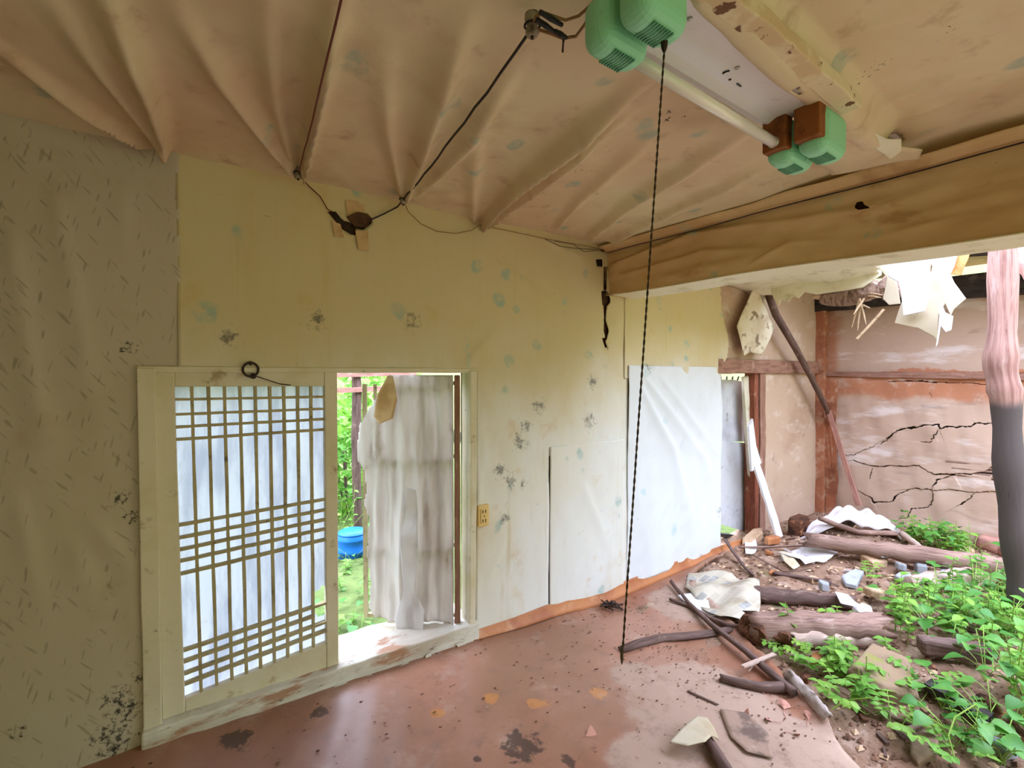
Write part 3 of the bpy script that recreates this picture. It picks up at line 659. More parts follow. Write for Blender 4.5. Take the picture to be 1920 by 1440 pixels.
def beam_fn(U, V):
    # U runs along the beam (-Y), V round it: 0..1 front face, 1..2 underside, 2..3 rear face
    Us, Vs = snap(U, V * .33, [(a, b * .33) for a, b in hole + hole[:1]], .008); U = np.where(V < 1, Us, U); V = np.where(V < 1, Vs / .33, V)
    zt = 2.285 - .012 * (-U); zb = 1.952 - .022 * (-U) + .010 * nz(U, 0 * U, 71, .3, .9)
    bul = .012 * nz(U * .5, V * 1.3, 72, .6, 2.0) + .004 * nz(U, V, 73, 2, 6)
    v1 = np.clip(V, 0, 1); v2 = np.clip(V - 1, 0, 1); v3 = np.clip(V - 2, 0, 1)
    X = 2.462 + .20 * v2 - np.where(V <= 1, bul * np.sin(math.pi * np.clip(V, .02, .98)) * 1.6 + .035 * (1 - v1) ** 6 - folds(U, V, BF) * -1, 0)
    Z = zt + (zb - zt) * v1 + (zt - zb) * v3
    return X, U, Z
def Bp(x, y):
    p = aX(x, y, 2.462); return (p.y, float(np.clip((2.27 - p.z) / .33, 0, 1)))
BF = [([Bp(1160, 520), Bp(1320, 470), Bp(1480, 465)], .020, .03, .06), ([Bp(1150, 500), Bp(1300, 440), Bp(1500, 410), Bp(1700, 370)], .018, .03, .05), ([Bp(1400, 500), Bp(1480, 452), Bp(1600, 440)], .014, .02, .04), ([Bp(1660, 430), Bp(1800, 390), Bp(1920, 370)], .014, .04, .04)]
hole = [Bp(*p) for p in ((1604, 386), (1608, 376), (1618, 374), (1624, 381), (1636, 386), (1622, 389), (1612, 391))]
bmv = np.concatenate([np.linspace(0, 1, 40), np.linspace(1.1, 2, 6), np.linspace(2.25, 3, 4)])
be = obj('ceiling_beam', grid(np.arange(-4.3, .03, .013), bmv, beam_fn, lambda u, v: ~inpoly(u, v, hole)), M['beam'], smooth=False)
struct(be, 'paper-covered ceiling beam above the rubble'); be.data.polygons.foreach_set('use_smooth', [True] * len(be.data.polygons))
obj('timber_core', box(2.485, 2.64, -4.3, .02, 1.99, 2.26), M['earth'], be)
edg = obj('pale_edging', grid(np.arange(-4.3, 0.0, .05), np.linspace(0, 1, 5), lambda U, V: (2.452 + .215 * V, U, 1.952 - .022 * (-U) + .010 * nz(U, 0 * U, 71, .3, .9) - .004 + .008 * (1 - V) - .0 * V)), M['edge_paper'], be); solid(edg, .005, 1)
# a creased seam of border paper where the beam meets the ceiling
seam = obj('border_strip', grid(np.arange(-4.2, -.02, .03), np.linspace(0, 1, 4), lambda U, V: (2.425 - .10 * V + .010 * nz(U, 0 * U, 75, .5, 2), U, 2.232 - .012 * (-U) + .028 * V + .004 * nz(U, V, 76, 1, 4))), M['beam'], be, smooth=True); solid(seam, .003)
seamline = obj('seam_string', tube([(2.40 - .008 * math.sin(i), -.05 - i * .14, 2.225 - .0017 * i) for i in range(29)], .003, 6), M['wire_black'], be)

rf = thing('roof', (1.5, -1.5, 2.5), 'roof over the papered room', 'roof'); del rf['category']; struct(rf)
obj('roof_slab', box(-1.7, 2.70, -4.7, .75, 2.46, 2.62), M['thatch'], rf)
obj('roof_slab', box(2.70, 6.3, -.60, .75, 2.46, 2.62), M['thatch'], rf)
obj('roof_slab', box(5.1, 6.3, -2.6, -.60, 2.46, 2.60), M['clod'], rf)

# remains of the ceiling in the far bay, torn off along a ragged line
rag = [(2.66, .02), (4.62, .02), (4.55, -.12), (4.40, -.22), (4.46, -.33), (4.30, -.42), (4.40, -.52), (4.34, -.62), (4.42, -.74), (4.25, -.86), (4.30, -.98), (4.05, -1.05), (3.8, -1.10), (3.4, -1.0), (2.66, -1.05)]
c2 = obj('ceiling_remnant', grid(np.arange(2.66, 4.7, .025), np.arange(-1.35, .03, .025), lambda U, V: (U, V, 2.235 - .11 * np.clip((U - 3.2) / 1.2, 0, 1) ** 2 + .012 * nz(U, V, 64, .6, 2.4)), lambda u, v: inpoly(u, v, rag)), M['edge_paper'], smooth=True)
solid(c2, .02, 1); struct(c2, 'ragged remains of the ceiling beyond the beam')

# yard and hillside outside
yd = obj('yard', grid(np.arange(-7, 14, .4), np.arange(.2, 12, .4), lambda U, V: (U, V, -.36 + .05 * nz(U, V, 81, .05, .3))), M['yard'], smooth=True); struct(yd, 'grassy yard outside the door')
def ring_fn(U, V):
    r = 11 + V * 16
    return 1.5 + r * np.cos(U), -1 + r * np.sin(U), -.6 + V * 13.0 + .8 * nz(U * 4, V * 3, 82, .2, .6)
hl = obj('added_hill', grid(np.linspace(0, math.tau, 90), np.linspace(0, 1, 16), ring_fn), M['hill'], smooth=True); struct(hl, 'green hill added round the house to shape the light')  # added hill, shaped to block low sky and bounce green light indoors
tr = obj('terrace', grid(np.arange(-14, 15, .5), np.arange(-14, -3.9, .5), lambda U, V: (U, V, -.32 + .05 * nz(U, V, 83, .05, .3))), M['yard'], smooth=True); struct(tr, 'overgrown ground in front of the house')
tr2 = obj('side_ground', grid(np.arange(6.0, 15, .5), np.arange(-4.0, 1, .5), lambda U, V: (U, V, -.34 + .05 * nz(U, V, 84, .05, .3))), M['yard'], smooth=True); struct(tr2, 'overgrown ground beside the end wall')
bw = obj('outer_bank', box(-1.6, 7, -.0, .3, -.6, -.32), M['earth']) if False else None

# ================================================================== DOORS
# frame round the double opening
tf = thing('trim_1', (.65, .05, -.1), 'cream door frame with flaking sill', 'door frame'); del tf['category']; struct(tf)
bevel(obj('jamb', bar((-.064, .03, -.05), (-.070, .03, 1.43), .058, .10, up=(0, 1, 0), n=10, wob=.002, seed=1), M['frame'], tf))
bevel(obj('jamb', bar((1.362, .02, -.06), (1.372, .02, 1.43), .040, .10, up=(0, 1, 0), n=10, wob=.002, seed=2), M['frame'], tf))
bevel(obj('head', bar((-.10, .05, 1.425), (1.40, .05, 1.430), .13, .024, n=10, wob=.002, seed=3), M['frame'], tf))
bevel(obj('sill', bar((-.10, .06, -.005), (1.40, .06, -.030), .20, .105, n=30, wob=.005, seed=4), M['sill'], tf), .008)
obj('sill_tread', bar((.0, .20, .0), (1.40, .20, -.02), .16, .07, n=16, wob=.005, seed=5), M['frame'], tf)
for k in range(9):     # flakes of paint coming away from the sill
    x = .45 + .1 * k + rnd.uniform(-.03, .03); z = -.045 - .02 * k / 9 + rnd.uniform(-.015, .02)
    p = [(x + rnd.uniform(-.03, -.01), -.045 - rnd.uniform(0, .01), z), (x + rnd.uniform(.01, .04), -.047, z + .004), (x + rnd.uniform(.01, .03), -.052, z - .025), (x - .02, -.055, z - .02)]
    solid(obj('paint_flake', poly_sheet(p, 1, .002, k), M['sill'], tf), .003)

# sliding lattice leaf
Q = [W(286, 693), W(633, 692), W(304, 1352), W(636, 1250)]         # leaf corners TL TR BL BR
G4 = [W(327, 725), W(609, 724), W(347, 1313), W(613, 1207)]        # lattice field
def bil(q, u, v): return tuple((q[0][i] * (1 - u) + q[1][i] * u) * (1 - v) + (q[2][i] * (1 - u) + q[3][i] * u) * v for i in (0, 1))
def quad_prism(pts, y0, y1): return prism([(x, y0, z) for x, z in pts], (0, y1 - y0, 0))
d1 = thing('door_1', (.3, .03, .05), 'sliding lattice door backed with white paper', 'door'); del d1['category']; struct(d1)
bevel(obj('stile', quad_prism([Q[0], G4[0], (G4[0][0], Q[0][1]), ][:0] + [Q[0], (G4[0][0], Q[0][1]), (G4[2][0], Q[2][1]), Q[2]], .005, .045), M['frame'], d1))
bevel(obj('stile', quad_prism([(G4[1][0], Q[1][1]), Q[1], Q[3], (G4[3][0], Q[3][1])], .005, .045), M['frame'], d1))
bevel(obj('rail', quad_prism([(G4[0][0], Q[0][1]), (G4[1][0], Q[1][1]), G4[1], G4[0]], .007, .043), M['frame'], d1))
bevel(obj('rail', quad_prism([G4[2], G4[3], (G4[3][0], Q[3][1]), (G4[2][0], Q[2][1])], .007, .043), M['frame'], d1))
for k in range(1, 10):
    a, b = bil(G4, k / 10, 0), bil(G4, k / 10, 1)
    obj('vertical_bar', bar((a[0], .022, a[1]), (b[0], .022, b[1]), .0115, .022, up=(0, 1, 0), n=12, wob=.0012, seed=k), M['lattice'], d1)
for k, v in enumerate((.041, .088, .128, .168, .440, .481, .519, .556, .597, .845, .881, .920, .954)):
    a, b = bil(G4, 0, v), bil(G4, 1, v)
    if k == 10: b = bil(G4, .9, v)            # snapped off in the torn corner
    obj('cross_bar', bar((a[0], .020, a[1]), (b[0], .020, b[1]), .024, .0105, n=12, wob=.0012, seed=k + 20), M['lattice'], d1)
hole_uv = [(.91, .80), (1.01, .78), (1.01, .90), (.95, .895), (.905, .87)]
pane = grid(np.linspace(-.012, 1.012, 70), np.linspace(-.012, 1.012, 90),
    lambda U, V: ((G4[0][0] * (1 - U) + G4[1][0] * U) * (1 - V) + (G4[2][0] * (1 - U) + G4[3][0] * U) * V, .036 + .0015 * nz(U, V, 91, 1, 4), (G4[0][1] * (1 - U) + G4[1][1] * U) * (1 - V) + (G4[2][1] * (1 - U) + G4[3][1] * U) * V),
    lambda u, v: ~inpoly(u, v, hole_uv))
obj('paper_backing', pane, M['hanji'], d1, smooth=True)
rc = aY(470, 693, -.022); RR = .029
ring = obj('ring_pull', tube([(rc.x + RR * math.cos(a), rc.y, rc.z + RR * math.sin(a)) for a in np.linspace(0, math.tau, 25)], .0048, 8, caps=False), M['iron'], d1, smooth=True, label='round black iron ring pull')
obj('staple', tube([(rc.x, .01, rc.z + .03), (rc.x, -.028, rc.z + .032), (rc.x, -.028, rc.z + .022), (rc.x, .01, rc.z + .020)], .0045, 6), M['iron'], ring)
st = aY(474, 705, 0); obj('nail_plate', tube([(st.x, .01, st.z), (st.x, -.015, st.z), (st.x, -.02, st.z)], .011, 8, rad=[.011, .013, .006]), M['iron'], ring)
obj('twine', tube([aY(x, y, -.008) for x, y in ((476, 704), (500, 712), (525, 720), (545, 722))], .0022, 5), M['wire_black'], d1)

# swung-out leaf covered with a cloudy plastic sheet
d2 = thing('door_2', (1.1, .18, .0), 'door leaf swung outward under cloudy wrinkled plastic', 'door'); del d2['category']; struct(d2)
Hh = Vector((1.300, .035, 0)); Fr = Vector((.865, .345, 0)); dv = (Fr - Hh); dn = Vector((-dv.y, dv.x, 0)).normalized()
if dn.y > 0: dn = -dn                        # toward the room
zb2, zt2 = -.005, 1.405
bevel(obj('hinge_stile', bar(Hh + Vector((0, 0, zb2)), Hh + Vector((0, 0, zt2)), .030, .035, up=dn, n=10, wob=.002, seed=6), M['timber'], d2))
for k, (s, w) in enumerate(((.18, .012), (.36, .012), (.54, .012), (.70, .012), (.86, .016), (.97, .022))):
    c = Hh + dv * s - dn * .02
    obj('lattice_bar', bar(c + Vector((0, 0, zb2 + .05)), c + Vector((0, 0, zt2 - (.0 if k < 4 else .05))), w, .02, up=dn, n=8, wob=.0015, seed=30 + k), M['lattice'], d2)
for k, z in enumerate((.05, .45, .95, 1.36)):
    obj('lattice_rail', bar(Hh + dv * .02 - dn * .032 + Vector((0, 0, z)), Hh + dv * (.98 if k < 3 else .72) - dn * .032 + Vector((0, 0, z)), .02, .02, n=8, wob=.0015, seed=40 + k), M['lattice'], d2)
def sheet2(U, V):
    z = zb2 + (zt2 - zb2) * V
    rib = .008 * np.sin(U * 46 + 1.5 * np.sin(V * 3)) + .010 * nz(U * 3, V * .7, 95, .4, 1.6) + .004 * nz(U * 5, V * 2, 96, 1, 3)
    pin = .05 * np.exp(-((U - (.52 + .06 * np.sin(V * 5))) / .06) ** 2) * np.clip((.75 - V) / .3, 0, 1)
    o = .016 + rib + pin
    return Hh.x + dv.x * U + dn.x * o, Hh.y + dv.y * U + dn.y * o, z
ragged = [(.03, 1.0), (.66, 1.0), (.74, .95), (.86, .89), (.92, .86), (1.0, .80), (1.03, .72), (1.02, .66), (.95, .63), (.93, .55), (.96, .50), (.91, .44), (.93, .30), (.90, .18), (.92, .08), (.86, .05), (.62, .02), (.55, -.03), (.42, -.04), (.38, .03), (.20, .03), (.03, .01)]
solid(obj('plastic_sheet', grid(np.linspace(0, 1.05, 90), np.linspace(-.06, 1, 110), sheet2, lambda u, v: inpoly(u, v, ragged)), M['plastic'], d2, smooth=True), .002)
def on_leaf(s, z, o): return Hh + dv * s + dn * o + Vector((0, 0, z))
solid(obj('folded_corner', poly_sheet([on_leaf(s, z, .055) for s, z in ((.64, 1.40), (.70, 1.40), (.80, 1.30), (.84, 1.18), (.78, 1.14), (.64, 1.17), (.60, 1.27))], 3, .008, 97, 2, 7), M['tanflap'], d2, smooth=True, label='tan folded-over corner of the sheet'), .003)
solid(obj('loose_strip', poly_sheet([on_leaf(s, z, .075) for s, z in ((.50, .80), (.40, .78), (.38, .45), (.42, .22), (.32, .12), (.34, -.03), (.58, -.02), (.62, .08), (.54, .24), (.56, .5))], 4, .014, 98, 2, 8), M['strip'], d2, smooth=True, label='loose bright strip of plastic'), .002)

# far doorway
d3 = thing('door_3', (4.1, .1, -.1), 'paper-covered leaf of the far doorway', 'door'); del d3['category']; struct(d3)
o = obj('leaf_paper', poly_sheet([aY(x, y, .14) for x, y in ((1340, 826), (1392, 830), (1412, 835), (1420, 1000), (1395, 996), (1340, 980))], 3, .006, 99), M['greypaper'], d3); solid(o, .02)
o = obj('hanging_paper', poly_sheet([aY(x, y, .16) for x, y in ((1340, 712), (1376, 712), (1394, 716), (1396, 828), (1340, 828))], 3, .008, 100), M['greypaper'], d3); solid(o, .004)
bevel(obj('white_stile', bar(aY(1396, 706, .07), aY(1415, 1000, .06), .085, .03, up=(0, 1, 0), n=12, wob=.004, seed=51), M['frame'], d3))
obj('dark_rail', bar(aY(1345, 1002, .16), aY(1420, 1010, .16), .05, .03, n=4, seed=52), M['char'], d3)
for k in range(4):
    obj('vent_bar', bar(aY(1352 + k * 11, 706, .22), aY(1350 + k * 10, 740 - k * 6, .22), .01, .01, up=(0, 1, 0), n=2, seed=60 + k), M['char'], d3)
bp = thing('broken_board', aY(1440, 1000, -.1), 'white broken board leaning out of the far doorway', 'board')
bevel(obj('board', bar(aG(1462, 1008, .01), aY(1418, 872, -.05), .10, .022, up=(0, 1, 0), n=8, wob=.006, seed=53), M['white'], bp), .003)
obj('snapped_end', prism([aY(x, y, -.055) for x, y in ((1410, 884), (1428, 868), (1418, 835), (1412, 785), (1404, 800), (1408, 850))], (0, .018, 0)), M['white'], bp)
tag(solid(obj('peeling_wallpaper', poly_sheet([aY(x, y, -.06) for x, y in ((1414, 538), (1422, 542), (1450, 614), (1428, 666), (1408, 660), (1396, 668), (1380, 612))], 4, .02, 101, .8, 2.5), M['moldpaper'], smooth=True), .003), 'mouldy diamond-shaped wallpaper peeling over the far doorway', 'wallpaper')

# ================================================================== LAMP, WIRES, OUTLET
lp = thing('fluorescent_lamp', (1.22, -1.60, 2.12), 'two-tube fluorescent lamp with mint green ends and one tube left', 'lamp')
bevel(obj('reflector_plate', box(.86, 1.575, -1.690, -1.515, 2.196, 2.225), M['plate'], lp), .004)
obj('reflector_rib', prism([(.88, -1.57, 2.196), (.88, -1.545, 2.185), (.88, -1.52, 2.196)], (.69, 0, 0)), M['plate'], lp)
def cap(x0, x1, yc, w, z0, z1, sgn):
    c = obj('end_cap', join(box(x0, x1, yc - w / 2, yc + w / 2, z0, z1)), M['green'], lp, label='mint green plastic end cap'); bevel(c, .036, 5)
    for k in range(8):
        xx = (x0 + x1) / 2 + sgn * (-.028 + .008 * k)
        obj('vent_slot', box(xx, xx + .004, yc - w * .30, yc + w * .30, z0 - .0012, z0 + .003), M['green_dk'], c)
    return c
cap(.735, .885, -1.572, .085, 2.095, 2.215, 1); cap(.735, .885, -1.672, .085, 2.095, 2.215, 1)
cap(1.552, 1.725, -1.562, .086, 2.066, 2.205, 1); cap(1.552, 1.725, -1.655, .086, 2.066, 2.205, 1)
for yc in (-1.562, -1.655):
    bevel(obj('tube_socket', box(1.528, 1.575, yc - .036, yc + .036, 2.098, 2.200), M['rustsock'], lp, label='rusty brown tube socket'), .006)
obj('glass_tube', tube([(.875, -1.572, 2.122), (1.2, -1.567, 2.122), (1.545, -1.562, 2.122)], .0155, 20), M['tube'], lp, smooth=True, label='white glass tube')
obj('tube_ferrule', tube([(1.525, -1.562, 2.122), (1.545, -1.562, 2.122)], .0165, 20), M['alu'], lp, smooth=True)
obj('empty_holder', tube([(1.533, -1.655 + .014 * math.cos(a), 2.135 + .014 * math.sin(a)) for a in np.linspace(.4, 5.6, 14)], .004, 6), M['plate'], lp)
for x, y in ((.95, -1.66), (.93, -1.55), (1.50, -1.66), (1.50, -1.53), (1.20, -1.63)):
    obj('screw', tube([(x, y, 2.198), (x, y, 2.192), (x, y, 2.190)], .006, 8, rad=[.007, .006, .002]), M['alu'], lp)
obj('pull_switch', tube([(.845, -1.672, 2.098), (.845, -1.672, 2.082), (.845, -1.672, 2.074)], .006, 8, rad=[.008, .006, .003]), M['iron'], lp)
for k, L in enumerate((((1355, 138), (1362, 134), (1368, 133)), ((1366, 150), (1371, 149)), ((1382, 157), (1389, 162)))):
    obj('scratch_mark', tube([aZ(x, y, 2.194) for x, y in L], .0022, 5), M['black'], lp, label='dark scratch on the plate')
tag(bevel(obj('ceiling_batten', bar((.70, -1.735, 2.205), (1.66, -1.725, 2.205), .055, .035, n=14, wob=.003, seed=70), M['batten'])), 'flaking cream batten beside the fluorescent lamp', 'batten')
# pull cord, two strands twisted
cdp = thing('pull_cord', (.80, -1.66, .81), 'long twisted pull cord hanging from the green lamp', 'cord')
ct = Vector((.845, -1.672, 2.076)); cb = aZ(1166, 1240, .81); q = aZ(1166, 1240, .8); 
dcam = (ct - CAM).dot(FW); r_ = ray(1166, 1242); cb = CAM + r_ * (dcam / r_.dot(FW))
for s in (0, 1):
    pts = []
    for i in range(330):
        t = i / 329; a = t * 75 * math.tau / 2 + s * math.pi; b = ct.lerp(cb, t)
        pts.append(b + Vector((math.cos(a), math.sin(a), 0)) * .00125)
    obj('strand', tube(pts, .0013, 5), M['cord'], cdp)
obj('knot', tube([cb + Vector((0, 0, z)) for z in (.035, .02, .008, -.004)], .003, 7, rad=[.0015, .0032, .0034, .001]), M['cord'], cdp)

def knob(px, py, z, name='wire_knob', label='', off=.0):
    p = aZ(px, py, z); o = thing(name, (p.x, p.y, z), label, 'insulator')
    obj('body', tube([p + Vector((0, 0, .03)), p + Vector((0, 0, .014)), p + Vector((0, 0, .006)), p + Vector((0, 0, -.012)), p + Vector((0, 0, -.02))], .015, 12, rad=[.018, .018, .011, .017, .012]), M['porcelain'], o, smooth=True)
    obj('nail', tube([p + Vector((0, 0, .03)), p + Vector((0, 0, -.026))], .004, 6), M['iron'], o)
    obj('tie_wire', tube([p + Vector((.018 * math.cos(a), .018 * math.sin(a), .004)) for a in np.linspace(0, math.tau, 12)], .003, 5), M['wire_black'], o)
    return p
k1 = knob(559, 326, 2.235, label='dirty porcelain wire knob at the left end of the red wire')
k2 = knob(756, 375, 2.235, label='dirty porcelain wire knob at the lower end of the dark wire')
k3 = knob(998, 52, 2.215, label='dirty porcelain wire knob beside the green lamp')
tag(obj('red_wire', tube(lerp_pts(k1, aZ(642, -10, 2.16), 12, .0012, 1, .01), .0028, 6), M['wire_red']), 'thin red-brown wire stretched across the ceiling', 'wire')
tag(obj('dark_wire', tube(lerp_pts(k2, k3, 14, .003, 2, .012), .0042, 6), M['wire_black']), 'thick dark wire running from ceiling corner up to the lamp', 'wire')
tag(obj('drooping_wire', tube([k1] + [aY(x, y, -.025) for x, y in ((580, 350), (600, 368), (614, 392), (625, 398))], .0028, 6), M['wire_red']), 'red-brown wire end drooping into the wall hole', 'wire')
tag(obj('hole_wire', tube([aY(x, y, -.02) for x, y in ((628, 397), (632, 410), (648, 424), (662, 440))], .006, 6, rad=[.004, .006, .006, .003]), M['wire_black']), 'short black wire stub crossing the wall hole', 'wire')
tag(obj('dark_wire_tail', tube([k2] + [aY(x, y, -.022) for x, y in ((745, 388), (722, 400), (700, 410), (688, 412))], .004, 6), M['wire_black']), 'dark wire tail bending from the knob to the clay scab', 'wire')
tag(obj('loose_thin_wire', tube([k2] + [aY(x, y, -.018) for x, y in ((765, 396), (790, 420), (820, 434), (855, 438), (885, 432), (898, 422), (950, 432), (1010, 445), (1060, 455), (1105, 462), (1135, 470))], .0022, 5), M['wire_tan']), 'thin tan wire sagging along the top of the wall', 'wire')
for k, L in enumerate((((1022, 448), (1050, 462), (1082, 466), (1120, 468)), ((1040, 452), (1075, 458), (1095, 472), (1136, 468)))):
    tag(obj('cobweb_strand', tube([aY(x, y, -.02 - .006 * k) for x, y in L], .0018, 5), M['wire_black']), ['blackened cobweb strand in the wall and beam corner, lower one', 'blackened cobweb strand in the wall and beam corner, upper one'][k], 'cobweb')
ck = thing('corner_cleat', aY(1137, 468, -.03), 'small black cleat where the wall meets the beam', 'cleat')
obj('cleat', tube([aY(1128, 470, -.03), aY(1137, 467, -.035), aY(1143, 470, -.03)], .012, 8, rad=[.006, .013, .006], rough=.2), M['iron'], ck)
lead = [k3] + [aZ(x, y, 2.20) for x, y in ((1030, 62), (1055, 72), (1080, 68), (1095, 48), (1108, 25))]
tag(obj('lamp_lead', tube(lead, .0036, 6), M['wire_tan']), 'tan wire looping from the knob to the lamp', 'wire')
tag(obj('lamp_lead', tube([k3 + Vector((0, 0, .01))] + [aZ(x, y, 2.21) for x, y in ((1005, 30), (1020, 24), (1060, 38), (1085, 30), (1110, 8))], .0034, 6), M['wire_tan']), 'tan wire running straight from the knob to the lamp cap', 'wire')
for k, (a, b) in enumerate((((1012, 22), (1054, 47)), ((1006, 36), (1040, 60)), ((1040, 58), (1062, 71)))):
    tag(obj('taped_splice', tube([aZ(*a, 2.192), aZ((a[0] + b[0]) / 2, (a[1] + b[1]) / 2, 2.19), aZ(*b, 2.192)], .006, 8, rad=[.005, .0065, .0045]), M['black']), ['upper black taped splice beside the lamp', 'long middle black taped splice beside the lamp', 'short lower black taped splice beside the lamp'][k], 'tape')
tag(obj('frayed_end', tube([aZ(1057, 72, 2.19), aZ(1056, 82, 2.185), aZ(1055, 97, 2.18)], .004, 5, rad=[.004, .0025, .003], rough=.3), M['iron']), 'frayed rusty wire end below the black splices', 'wire')
# outlet
oc = aY(902, 965, 0)
ol = thing('power_outlet', (oc.x, -.02, oc.z - .055), 'yellowed double power outlet beside the door frame', 'outlet')
bevel(obj('cover', box(oc.x - .037, oc.x + .037, -.030, .0, oc.z - .060, oc.z + .060), M['outlet'], ol), .006)
bevel(obj('face', box(oc.x - .022, oc.x + .022, -.034, -.028, oc.z - .042, oc.z + .042), M['outlet'], ol), .002)
for dz in (-.026, .026):
    for dx in (-.009, .009):
        obj('slot', box(oc.x + dx - .0025, oc.x + dx + .0025, -.0355, -.033, oc.z + dz - .009, oc.z + dz + .009), M['slot'], ol)
obj('screw', tube([(oc.x, -.033, oc.z), (oc.x, -.0365, oc.z)], .0035, 8), M['slot'], ol)

# ================================================================== HANGING WRECKAGE UNDER THE FAR ROOF
def hang(name, px, X, mat, label, cat='paper', amp=.02, seed=0, t=.002, lo=.8, hi=3):
    o = obj(name, poly_sheet([aX(x, y, X) for x, y in px], 4, amp, seed, lo, hi), mat, smooth=True); solid(o, t); return tag(o, label, cat)
hang('hanging_paper', ((1655, 470), (1748, 455), (1752, 470), (1744, 500), (1742, 545), (1732, 583), (1693, 592), (1690, 560), (1686, 530), (1668, 520)), 3.90, M['white'], 'brightest white sheet hanging under the broken roof', amp=.03, seed=1)
hang('hanging_paper', ((1684, 590), (1700, 545), (1735, 560), (1748, 500), (1742, 480), (1760, 470), (1800, 460), (1790, 500), (1775, 530), (1778, 560), (1760, 590), (1755, 640), (1750, 632), (1720, 615), (1678, 606)), 3.98, M['manila'], 'large buff sheet hanging behind the bright white one', amp=.03, seed=2)
hang('hanging_paper', ((1778, 505), (1790, 530), (1812, 560), (1790, 580), (1784, 592), (1770, 560), (1764, 540)), 3.93, M['manila'], 'small curled buff scrap at the right of the hanging sheets', amp=.03, seed=3)
hang('hanging_paper', ((1762, 562), (1770, 585), (1784, 592), (1780, 618), (1770, 622), (1761, 610), (1756, 645), (1753, 650), (1758, 600)), 3.90, M['white'], 'white rolled strip dangling lowest of the sheets', amp=.03, seed=4)
hang('hanging_paper', ((1650, 470), (1662, 490), (1680, 525), (1690, 570), (1668, 572), (1655, 560), (1662, 520), (1645, 500)), 4.02, M['manila'], 'narrow stained scrap left of the hanging sheets', amp=.02, seed=5)
hang('hanging_paper', ((1745, 462), (1775, 458), (1772, 478), (1762, 500), (1752, 480)), 3.86, M['white'], 'small white tatter at the top of the hanging sheets', amp=.02, seed=6)
lb = thing('dangling_lath', aX(1795, 520, 4.0), 'orange wooden lath dangling beside the hanging sheets', 'lath')
bevel(obj('lath', bar(aX(1822, 440, 4.0), aX(1792, 515, 4.0), .055, .012, up=(1, 0, 0), n=5, wob=.003, seed=71), mk('fresh_orange_wood', C('d9a066'), .8, [dict(s=8, lo=.45, hi=.7, c=C('b97e48'), f=.8)]), lb))
hang('torn_ceiling_paper', ((1440, 500), (1560, 495), (1650, 480), (1652, 515), (1620, 540), (1590, 545), (1560, 548), (1530, 552), (1510, 548), (1500, 560), (1490, 556), (1480, 566), (1466, 562), (1462, 572), (1452, 560), (1446, 545)), 4.25, M['edge_paper'], 'pale ceiling paper hanging with a ragged lower edge', amp=.03, seed=7, t=.012)
mc = thing('mud_clump', aX(1600, 575, 4.3), 'clump of mud and straw sagging from the torn ceiling', 'mud')
def lump(c, s, seed, n=2, amp=.25):
    bm = bmesh.new(); bmesh.ops.create_icosphere(bm, subdivisions=n, radius=1)
    for v in bm.verts:
        k = 1 + amp * mnoise.noise(v.co * 1.7 + Vector((seed * 3.1, 0, 0))) + amp * .5 * mnoise.noise(v.co * 4 + Vector((seed, 7, 0)))
        v.co = Vector((v.co.x * s[0] * k, v.co.y * s[1] * k, v.co.z * s[2] * k)) + Vector(c)
    for i, v in enumerate(bm.verts): v.index = i
    g = ([v.co.copy() for v in bm.verts], [tuple(v.index for v in f.verts) for f in bm.faces]); bm.free(); return g
obj('clod', lump(aX(1585, 557, 4.35), (.10, .19, .07), 1, 3), M['thatch'], mc); obj('clod', lump(aX(1625, 545, 4.32), (.09, .13, .08), 2, 3), M['thatch'], mc); obj('clod', lump(aX(1672, 540, 4.30), (.06, .09, .10), 3, 3), M['thatch'], mc); obj('clod', lump(aX(1548, 552, 4.36), (.08, .10, .04), 4, 3), M['clod'], mc)
reeds = [((1612, 560), (1597, 614)), ((1614, 565), (1608, 620)), ((1612, 560), (1624, 608)), ((1618, 572), (1632, 578)), ((1630, 550), (1655, 553)), ((1628, 555), (1652, 558)), ((1620, 560), (1600, 590))]
for k, (a, b) in enumerate(reeds):
    tag(obj('broken_reed', tube(lerp_pts(aX(*a, 4.22), aX(*b, 4.18 - .02 * k), 4, .002, k), .006, 6, rad=[.008, .008, .007, .006, .002]), M['drystem']), 'broken reed splaying from the mud clump overhead', 'reed', 'broken reeds in the mud clump')
tag(obj('hanging_stick', tube(lerp_pts(aX(1657, 580, 4.2), aX(1606, 636, 4.1), 5, .002, 9), .009, 8), M['drystem']), 'straight pale stick slanting down below the mud clump', 'stick')
tag(obj('roof_rafter', log_geo(aX(1892, 440, 5.0), aX(1960, 540, 4.6), .06, .06, 12), M['log_red']), 'slanting rafter at the top right behind the post', 'rafter')
tag(obj('roof_rafter', log_geo((5.2, -3.1, 2.40), (4.9, .6, 2.40), .05, .05, 13), M['char']), 'dark rafter lying across under the far roof', 'rafter')
tag(obj('roof_rafter', log_geo((5.75, -2.9, 2.36), (4.6, -.4, 2.38), .055, .045, 14), M['char']), 'charred rafter slanting above the end wall', 'rafter')

